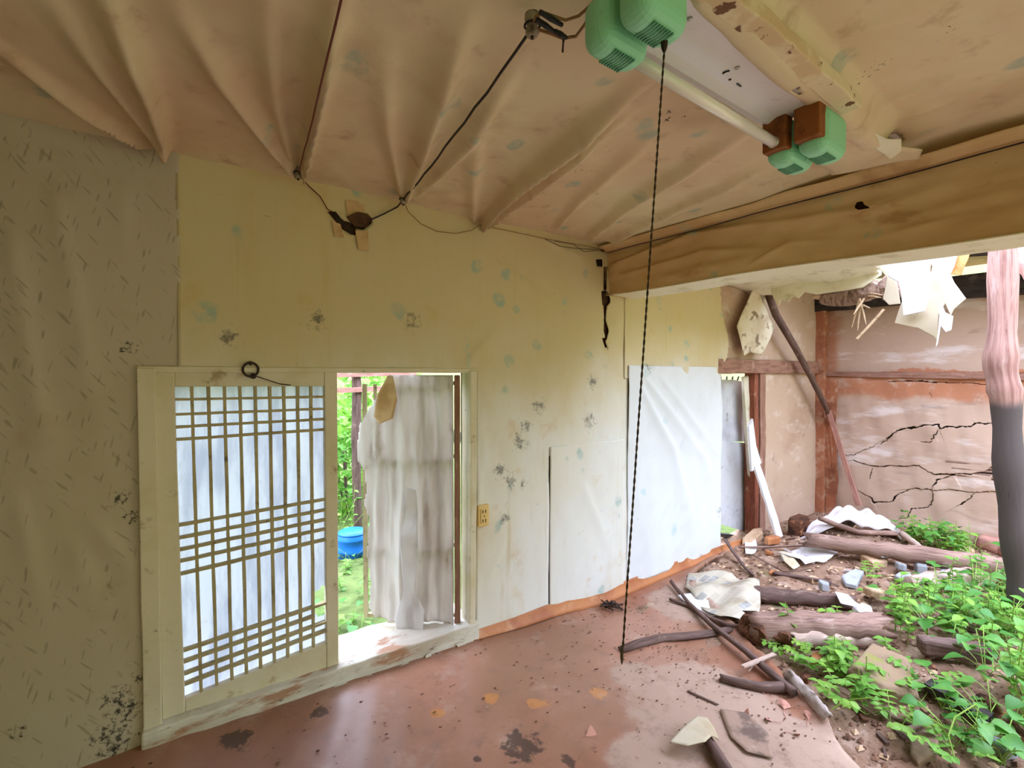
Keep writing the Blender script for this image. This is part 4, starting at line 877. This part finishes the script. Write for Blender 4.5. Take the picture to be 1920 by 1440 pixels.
# ================================================================== POLES AND LOGS
pp = [aX(x, y, 4.24) for x, y in ((1878, 395), (1880, 450), (1880, 600), (1876, 690), (1886, 745), (1890, 860), (1902, 980), (1916, 1090))]
pp.append(pp[-1] + (pp[-1] - pp[-2]).normalized() * .16)
PP = []
for a, b in zip(pp[:-1], pp[1:]):
    for i in range(4): PP.append(a.lerp(b, i / 4))
PP.append(pp[-1])
rads = [.072 + .006 * math.sin(i * 1.3) + (.010 if 10 < i < 16 else 0) - (.004 if i < 8 else 0) for i in range(len(PP))]
tag(obj('standing_post', tube(PP, .075, 20, True, rads, 3, .018), M['post'], smooth=True), 'round upright post, reddish above and charred below', 'post')
tag(obj('leaning_pole', tube([aY(1436, 540, -.10), aY(1455, 590, -.10), aY(1490, 650, -.10), aY(1520, 705, -.12), aY(1542, 750, -.12), aY(1560, 792, -.13)], .028, 10, rad=[.03, .032, .03, .03, .028, .02], seed=4, rough=.1, jag=.02), M['log_dark'], smooth=True), 'thin dark pole slanting down across the far mud wall', 'pole')
tag(obj('leaning_stick', bar(aX(1553, 770, 5.66), aX(1610, 948, 5.62), .045, .02, up=(1, 0, 0), n=8, wob=.004, seed=5), M['log_red']), 'reddish split stick leaning in the far corner', 'stick')

def glog(name, a, b, r0, r1, mat, label, seed, dz=None, cat='log', **k):
    dz0 = r0 * .8 if dz is None else dz
    p = aG(*a, dz0); q = aG(*b, dz0 if dz is None else dz)
    return tag(obj(name, log_geo(p, q, r0, r1, seed, **k), mat, smooth=True), label, cat)
glog('fallen_log', (1512, 1012), (1905, 1068), .060, .075, M['log'], 'long fallen log lying over the far rubble', 21, .14, jag=.04)
glog('fallen_log', (1395, 1112), (1600, 1130), .052, .046, M['log_dark'], 'brown log lying behind the split rotten log', 22)
lc = thing('rotten_log', aG(1520, 1180, 0), 'thick split log with a crumbling orange end', 'log')
pc, qc = aG(1412, 1176, .075), aG(1650, 1176, .07)
obj('trunk', log_geo(pc, qc, .085, .075, 23, n=18, m=18, rough=.14, jag=.06), M['log'], lc, smooth=True)
obj('split_half', log_geo(aG(1470, 1200, .03), aG(1650, 1196, .03), .055, .05, 24, jag=.05), M['log_pale'], lc, smooth=True)
obj('rotten_end', lump(pc + Vector((.02, -.01, -.01)), (.09, .10, .08), 6, 3, .5), M['rot'], lc)
obj('rotten_end', lump(aG(1470, 1196, .03), (.07, .08, .06), 7, 3, .5), M['rot'], lc)
tag(bevel(obj('squared_timber', bar(aG(1722, 1208, .09), aG(1856, 1226, .09), .085, .085, n=8, wob=.005, seed=25), M['log_dark']), .018), 'dark chamfered timber lying among the leaves', 'timber')
glog('fallen_log', (1705, 1102), (1880, 1072), .07, .075, M['log_pale'], 'pale log resting below the long fallen log', 26)
glog('fallen_log', (1836, 1016), (1940, 1042), .07, .08, M['log_red'], 'stubby log behind the upright post', 27, jag=.04)
tag(obj('dark_plank', bar(aG(1738, 1282, .05), aG(1856, 1350, .05), .07, .035, n=8, wob=.004, seed=28), M['char']), 'dark wet plank half hidden in the leaves', 'plank')
def stick(name, px, r, mat, label, dz=.015, seed=0, fn='G', rad=None, cat='stick'):
    pts = [(aG if fn == 'G' else aF)(x, y, dz if isinstance(dz, (int, float)) else dz[i]) for i, (x, y) in enumerate(px)]
    dense = []
    for a, b in zip(pts[:-1], pts[1:]):
        for i in range(4): dense.append(a.lerp(b, i / 4))
    dense.append(pts[-1]); n = len(dense)
    R = [r[0] + (r[1] - r[0]) * i / (n - 1) for i in range(n)]
    return tag(obj(name, tube(dense, r[0], 9, True, R, seed, .10, 1, .006), mat, smooth=True), label, cat)
stick('long_branch', [(1258, 1090), (1290, 1130), (1335, 1172), (1400, 1222), (1445, 1262), (1490, 1300)], (.013, .022), M['log_dark'], 'long thin branch lying along the broken floor edge', [.03, .03, .035, .04, .03, .03], 31, 'F')
stick('thin_branch', [(1256, 1124), (1290, 1135), (1330, 1158), (1365, 1172), (1405, 1178)], (.010, .016), M['log_dark'], 'thinner branch crossing in front of the newspaper', [.02, .02, .02, .025, .03], 32, 'F')
bb = thing('curved_board', aF(1270, 1200, 0), 'dark curved board lying on the dusty floor', 'board')
P_ = [aF(x, y, .012) for x, y in ((1165, 1218), (1200, 1206), (1240, 1196), (1290, 1192), (1340, 1186), (1385, 1176))]
obj('board', tube(P_, .03, 10, True, [.026, .034, .036, .034, .030, .024], 33, .05, .45, .006), M['log_dark'], bb, smooth=True)
stick('stick', [(1350, 1270), (1385, 1280), (1425, 1288), (1475, 1290)], (.018, .026), M['log_dark'], 'short weathered stick pointing at the floor edge', .02, 34, 'F')
stick('stick', [(1290, 1296), (1315, 1308), (1345, 1322)], (.006, .008), M['log_dark'], 'tiny twig on the dusty floor', .008, 35, 'F')
tag(obj('wood_splinter', bar(aF(1392, 1250, .05), aF(1452, 1226, .05), .022, .008, n=4, wob=.002, seed=36), M['log_pale']), 'pale wood splinter lying across the long branch', 'splinter')
tag(obj('wood_splinter', bar(aF(1404, 1258, .02), aF(1418, 1240, .05), .006, .004, n=3, seed=37), M['log_pale']), 'tiny pale splinter under the larger one', 'splinter')
stick('cut_branch', [(1318, 1374), (1345, 1415), (1372, 1460)], (.022, .026), M['log_dark'], 'cut branch at the bottom edge under the pale scrap', .026, 38, 'F', cat='branch')
stick('forked_twig', [(1360, 1012), (1375, 1035), (1395, 1062), (1412, 1078)], (.014, .010), M['log_dark'], 'dark twig standing against the heap by the wall', [.10, .06, .03, .02], 39)
stick('stick', [(1385, 1026), (1430, 1026), (1480, 1024), (1530, 1022)], (.010, .007), M['log'], 'straight stick lying below the white sack', .04, 40)
stick('stick', [(1538, 972), (1570, 985), (1610, 998), (1680, 1000)], (.022, .020), M['log'], 'bent branch lying across the white sack', [.20, .17, .15, .13], 41)
stick('stick', [(1683, 1005), (1681, 970), (1680, 930)], (.014, .012), M['log_pale'], 'short stick standing upright by the sack', [0, .0, .0], 42)
stick('stick', [(1690, 1000), (1720, 1022), (1745, 1045)], (.026, .020), M['log_pale'], 'pale stub of wood right of the sack', .10, 43)
stick('stick', [(1450, 1075), (1500, 1082), (1560, 1092)], (.016, .012), M['log_dark'], 'muddy stick in front of the torn white paper', .02, 44)
stick('stick', [(1665, 1118), (1700, 1140), (1735, 1165)], (.020, .014), M['log'], 'grey stick sliding into the leaves', .04, 45)
stick('stick', [(1840, 1310), (1880, 1350), (1925, 1400)], (.03, .035), M['rot'], 'rotten brown stick at the lower right edge', .02, 46)
stick('twig', [(1410, 1040), (1470, 1072), (1500, 1070), (1520, 1066)], (.005, .004), M['log_dark'], 'hair-thin twig on the crumbs near the newspaper', .03, 47)
# broken lip of the floor skin
lip = obj('floor_lip', grid(np.linspace(0, 1, 40), np.linspace(0, 1, 6), lambda U, V: (np.interp(U, np.linspace(0, 1, 4), [aF(x, y).x for x, y in ((1478, 1280), (1505, 1310), (1530, 1340), (1552, 1366))]) + .025 * (V - .5) + .008 * nz(U * 3, V, 5, .5, 2), np.interp(U, np.linspace(0, 1, 4), [aF(x, y).y for x, y in ((1478, 1280), (1505, 1310), (1530, 1340), (1552, 1366))]) - .025 * (V - .5), np.interp(U, [0, 1], [-.115, -.105]) + .035 * np.sin(V * 2.6) + .008 * nz(U * 4, V, 6, .5, 2))), M['stonegrey'], smooth=True)
solid(lip, .012); tag(lip, 'curled-up lip of the broken floor edge', 'floor edge')

# ================================================================== PAPER, CLOTH, STONES
def uvxy(geo, s=1.0):
    A = np.array([tuple(p) for p in geo[0]]); u = A[:, :2] - A[:, :2].min(0)
    return geo[0], geo[1], u / u.max() * s
npx = ((1290, 1076), (1330, 1072), (1372, 1076), (1392, 1084), (1424, 1090), (1426, 1128), (1420, 1160), (1392, 1166), (1350, 1160), (1318, 1140), (1300, 1116), (1284, 1098))
nw = obj('newspaper', uvxy(poly_sheet([aF(x, y, .06 if 3 <= i <= 6 else .03) for i, (x, y) in enumerate(npx)], 4, .022, 13, 1.5, 5)), M['news'], smooth=True); solid(nw, .002)
tag(nw, 'crumpled yellowed newspaper on the broken floor', 'newspaper')
nw2 = obj('newspaper', uvxy(poly_sheet([aF(x, y, .03) for x, y in ((1270, 1118), (1300, 1110), (1335, 1128), (1360, 1150), (1330, 1152), (1300, 1140))], 3, .012, 14, 1.5, 5)), M['white'], smooth=True); solid(nw2, .002); tag(nw2, 'whitish paper sheet under the left of the newspaper', 'paper')
def cloth_fn(U, V):
    p0, p1, p2, p3 = (aG(1500, 1012, .02), aG(1692, 1012, .02), aG(1560, 984, .02), aG(1672, 990, .02))
    X = (p0.x * (1 - U) + p1.x * U) * (1 - V) + (p2.x * (1 - U) + p3.x * U) * V; Y = (p0.y * (1 - U) + p1.y * U) * (1 - V) + (p2.y * (1 - U) + p3.y * U) * V
    h = .17 * np.sin(math.pi * np.clip(U, 0, 1)) ** .7 * np.sin(math.pi * np.clip(V * .9 + .1, 0, 1)) ** .6 + .06 * np.abs(nz(U * 1.8 + V, V * 1.5 - U, 15, .6, 2.0)) + .016 * nz(U * 3, V * 3, 16, 1, 3)
    return X, Y, ground_z(X, Y) + .01 + np.maximum(h, 0)
sk_ = obj('white_sack', grid(np.linspace(0, 1, 50), np.linspace(0, 1, 30), cloth_fn), M['sack'], smooth=True); solid(sk_, .004, 1); tag(sk_, 'crumpled white sack heaped against the end wall', 'sack')
def scrap(name, px, mat, label, cat='paper', dz=.03, amp=.012, seed=0, fn=aG, t=.003, cuts=3):
    o = obj(name, poly_sheet([fn(x, y, dz) for x, y in px], cuts, amp, seed, 1.5, 6), mat, smooth=True); solid(o, t); return tag(o, label, cat)
scrap('torn_paper', ((1458, 1036), (1490, 1028), (1540, 1026), (1575, 1030), (1560, 1045), (1545, 1052), (1530, 1050), (1510, 1060), (1500, 1050), (1480, 1046)), M['white'], 'white torn paper lying below the long log', dz=.04, amp=.02, seed=16)
scrap('torn_paper', ((1462, 1034), (1478, 1036), (1500, 1062), (1488, 1066), (1470, 1050)), M['manila'], 'brownish curled scrap left of the torn white paper', dz=.04, seed=17)
scrap('torn_paper', ((1396, 1012), (1416, 1008), (1420, 1026), (1410, 1042), (1398, 1038)), M['white'], 'small white scrap beside the far doorway', dz=.03, seed=18)
scrap('torn_paper', ((1256, 1388), (1282, 1362), (1306, 1342), (1326, 1346), (1340, 1366), (1348, 1388), (1334, 1382), (1322, 1394), (1290, 1398)), M['manila'], 'pale fan-shaped paper scrap resting on the cut branch', dz=.056, amp=.005, seed=19, fn=aF)
scrap('torn_paper', ((1350, 1330), (1400, 1336), (1440, 1376), (1450, 1420), (1400, 1408), (1370, 1380)), mk('muddy_paper', C('9a7f6e'), .9, [dict(s=9, lo=.45, hi=.6, c=C('5d4c44'), f=.8), dict(s=5, lo=.55, hi=.7, c=C('c0a898'), f=.7)]), 'mud-stained paper flattened on the floor near the bottom', dz=.012, amp=.004, seed=20, fn=aF)
scrap('pale_bark', ((1566, 1112), (1590, 1116), (1606, 1128), (1630, 1150), (1612, 1146), (1592, 1140), (1576, 1132)), M['white'], 'pale peeled bark draped over the brown log end', dz=.10, amp=.012, seed=21, cat='bark')
def stone(px, s, mat, label, seed, dz=0, cat='stone', name='stone', rot=None):
    c = aG(*px, s[2] * .6 + dz); bm = bmesh.new(); r = random.Random(seed)
    n = r.randint(5, 7); pts = []
    a0 = r.uniform(0, 6)
    for i in range(n):
        a = a0 + math.tau * i / n + r.uniform(-.25, .25); k = r.uniform(.75, 1.1); pts.append((math.cos(a) * s[0] * k, math.sin(a) * s[1] * k))
    tx, ty = r.uniform(-.35, .35), r.uniform(-.3, .3)
    V = []
    for z, k in ((-1, 1.0), (.6, 1.0), (1, .86)):
        for x, y in pts: V.append(c + Vector((x * k, y * k, z * s[2] + tx * x + ty * y)))
    Fc = [tuple(range(n))[::-1], tuple(range(2 * n, 3 * n))] + [(j * n + i, j * n + (i + 1) % n, (j + 1) * n + (i + 1) % n, (j + 1) * n + i) for j in (0, 1) for i in range(n)]
    return tag(bevel(obj(name, (V, Fc), mat), .006), label, cat)
stone((1655, 1270), (.24, .16, .06), M['stone'], 'big mossy brown slab among the weeds', 1, cat='slab', name='mossy_slab')
stone((1600, 1084), (.14, .06, .018), M['slate'], 'long blue-grey slate piece below the clods', 2, .02)
stone((1695, 1082), (.10, .05, .018), M['slate'], 'flat bluish slate piece left of the pale log', 3, .02)
stone((1728, 1062), (.085, .05, .04), M['slate'], 'upright grey slate chunk under the long log', 4, .02)
stone((1545, 1098), (.05, .04, .03), M['slate'], 'small grey shard above the brown log', 5, .02)
stone((1640, 1110), (.09, .06, .025), M['clod'], 'cream curved tile piece beyond the split log', 6, .06, 'tile', 'broken_tile')
stone((1640, 1045), (.20, .11, .03), M['clod'], 'wide tan slab of fallen plaster under the long log', 7, .02, 'plaster', 'fallen_plaster')
stone((1660, 1034), (.13, .08, .02), M['slate'], 'thin grey slab lying on the fallen plaster', 8, .08)
stone((1500, 990), (.08, .10, .09), M['rot'], 'brown hollow clod left of the white sack', 9, .0, 'clod', 'clod')
stone((1450, 1012), (.14, .05, .03), M['skirt'], 'orange strip of clay at the foot of the broken board', 10, .02, 'clay', 'clay_strip')
stone((1410, 1010), (.16, .06, .03), M['clod'], 'pale rubble block on the far threshold', 11, .0, 'rubble', 'rubble_block')
stone((1780, 1072), (.12, .05, .02), M['slate'], 'thin pale shard right of the slate chunk', 12, .04)
stone((1690, 1062), (.06, .035, .025), M['slate'], 'little pale shard next to the plaster slab', 13, .05)
stone((1530, 1235), (.05, .03, .02), M['skirt'], 'orange brick crumb beside the sprout', 14, 0, 'brick', 'brick_crumb')
stone((1510, 1270), (.04, .03, .02), M['rot'], 'dark red clod by the floor lip', 15, 0, 'clod', 'clod')
stone((1875, 1400), (.10, .07, .03), M['slate'], 'bluish slab at the bottom right corner', 16, 0)
stone((1735, 1405), (.11, .05, .02), M['stone'], 'mossy stone at the bottom of the weeds', 17, 0)
stone((1620, 1148), (.10, .06, .03), M['white'], 'whitish crumbling lump behind the split log', 18, .02, 'lump', 'lime_lump')
stone((1800, 1030), (.14, .09, .04), M['clod'], 'pale clod under the far weeds', 19, 0, 'clod', 'clod')
for k, (x, y, s) in enumerate(((1465, 1120, .05), (1420, 1255, .035), (1400, 1268, .03), (1440, 1116, .03))):
    tag(obj('moss_tuft', lump(aG(x, y, .0), (s * 1.3, s, s * .5), k + 20, 3, .4), M['moss']), ['green moss tuft beside the newspaper', 'round moss tuft by the pale splinter', 'lower moss tuft by the floor edge', 'tiny moss tuft near the brown log'][k], 'moss')
cr_ = random.Random(31)
for k in range(16):
    px = (cr_.uniform(1390, 1640), cr_.uniform(1022, 1090)); s_ = cr_.uniform(.02, .045)
    stone(px, (s_ * 1.4, s_, s_ * .5), M[['clod', 'stonegrey', 'skirt'][k % 3]], 'small lump of rubble between the newspaper and the white sack', 100 + k, 0, 'rubble', 'rubble_lump')['group'] = 'small rubble lumps'
for k, L in enumerate((((1790, 1420), (1778, 1380), (1790, 1345), (1830, 1320)), ((1560, 1330), (1590, 1312), (1640, 1308)), ((1855, 1160), (1860, 1210), (1862, 1260)))):
    tag(obj('vine_stem', tube([aG(x, y, .02 + .05 * i) for i, (x, y) in enumerate(L)], .003, 6), M['stem']), ['curved green stem hooking up at the lower right', 'arching green stem left of the mossy slab', 'straight green stem beside the dark chamfered timber'][k], 'stem')
for k in range(34):
    px = (cr_.uniform(1430, 1900), cr_.uniform(1030, 1420)); a_ = cr_.uniform(0, 3.1); L_ = cr_.uniform(.05, .14)
    p_ = aG(*px, .012)
    if inpoly(np.array([p_.x]), np.array([p_.y]), fl_poly)[0] or p_.x > 5.6: continue
    q_ = p_ + Vector((math.cos(a_) * L_, math.sin(a_) * L_, cr_.uniform(-.005, .02)))
    tag(obj('wood_chip', bar(p_, q_, cr_.uniform(.010, .024), .008, n=3, wob=.002, seed=300 + k), M[['log', 'log_dark', 'log_red', 'rot'][k % 4]]), 'small chip of broken wood lying on the soil among the logs', 'wood chip', 'wood chips on the soil')
# dark bundle near the skirting, dry leaves
dry = obj('dead_twig_bundle', join(*[tube([aF(1136 + rnd.uniform(-8, 14), 1136 + rnd.uniform(-4, 4), .01), aF(1140 + rnd.uniform(-16, 16), 1130 + rnd.uniform(-6, 8), .03 + rnd.uniform(0, .03)), aF(1150 + rnd.uniform(-16, 20), 1138 + rnd.uniform(-6, 8), .01)], .004, 5) for _ in range(16)]), M['iron']); tag(dry, 'small dark bundle of dead twigs by the skirting', 'twigs')
def fan_leaf(px, size, ang, label, fn=aF):
    c = fn(*px, .006); t = thing('dry_leaf', c, label, 'leaf')
    P = [Vector((0, 0, 0))] + [Vector((math.cos(a) * size, math.sin(a) * size, .012 * math.sin(3 * a) + .004)) for a in np.linspace(ang - .6, ang + .6, 8)]
    V = [c + p for p in P]; obj('blade', (V, [(0, i, i + 1) for i in range(1, 8)]), M['drypetal'], t)
    obj('stalk', tube([c, c - Vector((math.cos(ang), math.sin(ang), -.003)) * size * .6, c - Vector((math.cos(ang + .15), math.sin(ang + .15), -.003)) * size * 1.1], .0012, 5), M['drypetal'], t)
fan_leaf((1098, 1380), .05, -.2, 'pinkish fan-shaped dry leaf alone on the bare floor')
for k, (x, y, s, a) in enumerate(((1470, 1330, .05, .4), (1450, 1352, .035, 2.2), (1405, 1342, .03, 1.2), (1485, 1375, .03, -1), (1380, 1195, .05, .3), (1515, 1350, .045, .2))):
    fan_leaf((x, y), s, a, ['pinkish dry leaf nearest the curled floor lip', 'small dry leaf below the short stick', 'tiny curled dry leaf right of the fan scrap', 'folded dry leaf low beside the floor edge', 'brown dry leaf by the dark curved board', 'ribbed dry leaf on the floor edge'][k])
# crumbs nobody could count
def crumbs(name, n, place, mat, label, smin, smax, seed):
    r = random.Random(seed); V, Fc = [], []
    for _ in range(n):
        c = place(r); s = r.uniform(smin, smax); b = len(V); a = r.uniform(0, 6.28); tl = r.uniform(-.5, .5)
        for i in range(4):
            an = a + i * 1.57 + r.uniform(-.3, .3); V.append(c + Vector((math.cos(an) * s, math.sin(an) * s * .6, s * .3 * math.sin(an) * tl + .003)))
        V.append(c + Vector((0, 0, s * .5))); Fc += [(b + i, b + (i + 1) % 4, b + 4) for i in range(4)]
    o = obj(name, (V, Fc), mat); o['kind'] = 'stuff'; o['label'] = label; o['category'] = 'debris'; return o
def soil_spot(r):
    while True:
        x, y = r.uniform(2.0, 5.7), r.uniform(-2.4, -.05)
        if not inpoly(np.array([x]), np.array([y]), fl_poly)[0]: return Vector((x, y, float(ground_z(x, y))))
crumbs('leaf_litter', 2600, soil_spot, M['litter'], 'brown leaf litter and soil crumbs over the bare ground', .008, .03, 1)
crumbs('pale_rubble', 900, soil_spot, M['clod'], 'small pale crumbs of plaster over the bare ground', .006, .035, 4)
def floor_spot(r):
    x, y = (r.uniform(-.2, 2.4), r.uniform(-1.8, -.05)) if r.random() < .25 else (r.gauss(2.3, .35), r.uniform(-1.4, -.1))
    if not inpoly(np.array([x]), np.array([y]), fl_poly)[0]: x, y = r.uniform(.3, 2.2), r.uniform(-.6, -.1)
    return Vector((x, y, floor_z(x) + .002))
crumbs('floor_crumbs', 700, floor_spot, M['litter'], 'scattered dark crumbs on the worn floor', .003, .011, 2)

# ================================================================== PLANTS
def leaf_mesh(name, L, w, fold, tip, mat):
    n = 6; V, Fc = [], []
    for i in range(n + 1):
        t = i / n; ww = w * (math.sin(math.pi * t ** tip) if 0 < t < 1 else 0); dz = -.25 * L * t * t
        V += [(t * L, -ww, dz + fold * ww), (t * L, 0, dz), (t * L, ww, dz + fold * ww)]
    for i in range(n):
        a = i * 3; Fc += [(a, a + 3, a + 4, a + 1), (a + 1, a + 4, a + 5, a + 2)]
    me = bpy.data.meshes.new(name); me.from_pydata(V, [], Fc); me.polygons.foreach_set('use_smooth', [True] * len(me.polygons)); me.materials.append(mat); return me
LM = [leaf_mesh('leaf', .032, .011, .25, .8, M['leaf']), leaf_mesh('leaf', .066, .022, .3, .75, M['leaf']), leaf_mesh('leaf', .085, .034, .25, .6, M['leaf_b']), leaf_mesh('leaf', .045, .018, .2, .7, M['leaf_b'])]
def place_leaf(par, p, me, az, el, roll, s):
    o = bpy.data.objects.new('leaf', me); COL.objects.link(o); o.parent = par; o.location = p - WL[par]
    o.rotation_euler = (Matrix.Rotation(az, 3, 'Z') @ Matrix.Rotation(-el, 3, 'Y') @ Matrix.Rotation(roll, 3, 'X')).to_euler(); o.scale = (s, s, s)
def weed(px, py, kind, seed, label, group, h=None, fn=aG, name='weed'):
    r = random.Random(seed); c = fn(px, py, 0) if not isinstance(px, Vector) else px
    t = thing(name, c, label, 'weed', group); stems = []
    if kind == 0:      # low sprays of small paired leaflets
        for k in range(r.randint(2, 3)):
            a = r.uniform(0, 6.28); L = r.uniform(.10, .18) * (h or 1)
            pts = [c + Vector((math.cos(a) * L * u, math.sin(a) * L * u, L * (.75 * u - .25 * u * u) + .01)) for u in (0, .35, .7, 1)]
            stems.append(tube(pts, .0016, 5))
            for i in range(4):
                u = .35 + .2 * i; p = c + Vector((math.cos(a) * L * u, math.sin(a) * L * u, L * (.75 * u - .25 * u * u) + .01))
                for s in (-1, 1): place_leaf(t, p, LM[0], a + s * 1.2 + r.uniform(-.2, .2), r.uniform(-.1, .3), r.uniform(-.3, .3), r.uniform(.9, 1.5))
    elif kind == 1:    # upright weed with oval leaves
        H = r.uniform(.12, .24) * (h or 1); a0 = r.uniform(0, 6.28)
        lean = Vector((r.uniform(-.05, .05), r.uniform(-.05, .05), 0)); stems.append(tube([c, c + lean * .5 + Vector((0, 0, H * .5)), c + lean + Vector((0, 0, H))], .0022, 5))
        for i in range(r.randint(7, 10)):
            u = .3 + .7 * i / 9; place_leaf(t, c + lean * u + Vector((0, 0, H * u)), LM[1], a0 + i * 2.4, r.uniform(-.1, .5), r.uniform(-.3, .3), r.uniform(.55, 1.05))
    else:              # vine with heart-shaped leaves on long stalks
        for i in range(r.randint(4, 6)):
            a = r.uniform(0, 6.28); L = r.uniform(.08, .2) * (h or 1); e = c + Vector((math.cos(a) * L * .7, math.sin(a) * L * .7, L * .9))
            stems.append(tube([c, c.lerp(e, .5) + Vector((0, 0, .03)), e], .0018, 5)); place_leaf(t, e, LM[2], a + r.uniform(-.5, .5), r.uniform(-.3, .3), r.uniform(-.4, .4), r.uniform(.6, 1.1))
    obj('stems', join(*stems), M['stem'], t)
pr = random.Random(77); n_w = 0
def field(n, poly, kinds, label, group, h=(1, 1), fn=aG):
    global n_w
    xs = [p[0] for p in poly]; ys = [p[1] for p in poly]; k = 0
    while k < n:
        x, y = pr.uniform(min(xs), max(xs)), pr.uniform(min(ys), max(ys))
        if not inpoly(np.array([x]), np.array([y]), poly)[0] or aG(x, y).x > 5.52 or (1690 < x < 1875 and 1195 < y < 1365 and pr.random() < .72): continue
        weed(x, y, pr.choice(kinds), 1000 + n_w, label, group, pr.uniform(*h), fn); n_w += 1; k += 1
field(36, [(1690, 1000), (1760, 1000), (1850, 1006), (1890, 1050), (1800, 1050), (1710, 1030)], [1, 1, 2], 'leafy weed growing at the foot of the end wall', 'weeds at the foot of the end wall', (1.0, 1.4))
field(105, [(1690, 1120), (1800, 1100), (1930, 1080), (1940, 1330), (1850, 1300), (1740, 1230), (1660, 1200)], [1, 1, 2], 'bright green leafy weed in the dense patch at the right', 'weeds in the dense patch at the right', (.9, 1.35))
field(12, [(1840, 1110), (1935, 1090), (1940, 1260), (1850, 1220)], [2, 2, 1], 'large-leaved weed crowding the right edge below the post', 'large-leaved weeds at the right edge', (1.3, 1.8))
field(34, [(1480, 1200), (1560, 1185), (1680, 1180), (1760, 1290), (1740, 1370), (1640, 1370), (1560, 1320), (1520, 1270)], [0, 0, 0, 1], 'low weed with small paired leaflets round the mossy slab', 'low weeds round the mossy slab', (.8, 1.1))
field(16, [(1750, 1330), (1930, 1310), (1940, 1440), (1790, 1440)], [0, 2, 2], 'heart-leaved vine at the lower right corner', 'vines at the lower right corner', (.8, 1.1))
weed(1485, 1238, 0, 901, 'sprout of pale leaflets beside the rotten log end', None); weed(1625, 1085, 0, 902, 'lone sprout growing through the slate pieces', None); weed(1605, 1110, 0, 903, 'lone sprout growing in front of the long slate', None)
weed(1530, 1245, 0, 904, 'sprout of leaflets just right of the floor lip', None)

# ================================================================== OUTSIDE
BC = Vector((1.40, 2.25, -.36))
db = thing('blue_barrel', BC, 'blue plastic barrel standing in the grass outside the door', 'barrel')
obj('body', tube([BC + Vector((0, 0, z)) for z in (0, .02, .11, .12, .13, .22, .23, .24, .26, .28)], .14, 24, True, [.125, .135, .14, .148, .14, .14, .148, .14, .138, .12]), M['drum'], db, smooth=True)
obj('lid', tube([BC + Vector((0, 0, z)) for z in (.278, .29, .30)], .12, 24, True, [.125, .125, .11]), M['drum'], db, smooth=True)
obj('rim', tube([BC + Vector((.125 * math.cos(a), .125 * math.sin(a), .28)) for a in np.linspace(0, math.tau, 25)], .010, 8, caps=False), M['drum'], db, smooth=True)
def bush(c, rx, ry, rz, n, size, label, cat, seed, mat, group=None):
    r = random.Random(seed); t = thing('bush' if cat == 'bush' else 'tree', c, label, cat, group); V, Fc = [], []; c = Vector(c)
    for _ in range(n):
        d = Vector((r.gauss(0, 1), r.gauss(0, 1), r.gauss(0, 1))).normalized() * r.uniform(.6, 1); p = c + Vector((d.x * rx, d.y * ry, rz + d.z * rz))
        u = Vector((r.gauss(0, 1), r.gauss(0, 1), r.gauss(0, .5))).normalized(); w = u.cross(Vector((r.gauss(0, 1), r.gauss(0, 1), r.gauss(0, 1)))).normalized(); s = size * r.uniform(.6, 1.3); b = len(V)
        V += [p, p + u * s * .5 + w * s * .3, p + u * s, p + u * s * .5 - w * s * .3]; Fc.append((b, b + 1, b + 2, b + 3))
    obj('foliage', (V, Fc), mat, t)
    obj('stem', join(*[tube([c, c + Vector((r.uniform(-.3, .3) * rx, r.uniform(-.3, .3) * ry, rz * 1.2))], .012, 5) for _ in range(4)]), M['log_dark'], t)
bush((1.75, 3.6, -.4), .7, .6, .75, 1500, .11, 'leafy green bush right behind the blue barrel', 'bush', 1, M['leaf'])
bush((2.6, 4.6, -.4), .9, .7, 1.05, 1500, .13, 'taller green bush filling the door gap', 'bush', 2, M['leaf'])
bush((1.0, 4.4, -.4), .8, .7, .9, 1200, .12, 'green bush further left behind the door gap', 'bush', 3, M['leaf_b'])
bush((4.6, 2.6, -.4), .9, .6, 1.0, 1200, .12, 'green bush outside the far doorway', 'bush', 4, M['leaf'])
bush((7.2, -2.6, -.4), .7, .8, .9, 1200, .13, 'green bush beyond the end wall behind the post', 'bush', 5, M['leaf'])
bush((7.6, -4.4, -.4), 1.0, 1.0, 1.2, 1200, .16, 'large green bush past the open side', 'bush', 6, M['leaf_b'])
for k in range(44):
    y = .55 + rnd.uniform(0, 2.2) if k < 34 else 2.5 + rnd.uniform(0, .5); x = .72 + y * .30 + rnd.uniform(-.22, .30); weed(Vector((x, y, -.37)), 0, [1, 1, 2][k % 3], 700 + k, 'green weed in the yard outside the open door', 'weeds in the yard', 1.1 if k < 34 else 3.2)
sh = thing('shed_frame', (1.75, 2.9, -.36), 'old timber shed frame seen through the torn door corner', 'shed')
obj('post', log_geo((1.30, 2.75, -.4), (1.32, 2.75, 1.9), .05, .045, 81), M['log_dark'], sh); obj('post', log_geo((1.62, 2.8, -.4), (1.62, 2.8, 1.9), .05, .045, 82), M['log_dark'], sh)
for k in range(3): obj('cross_rail', bar((1.25, 2.72, 1.25 + k * .16), (2.3, 2.8, 1.27 + k * .16), .03, .05, n=4, wob=.004, seed=83 + k), M['log_red'], sh)
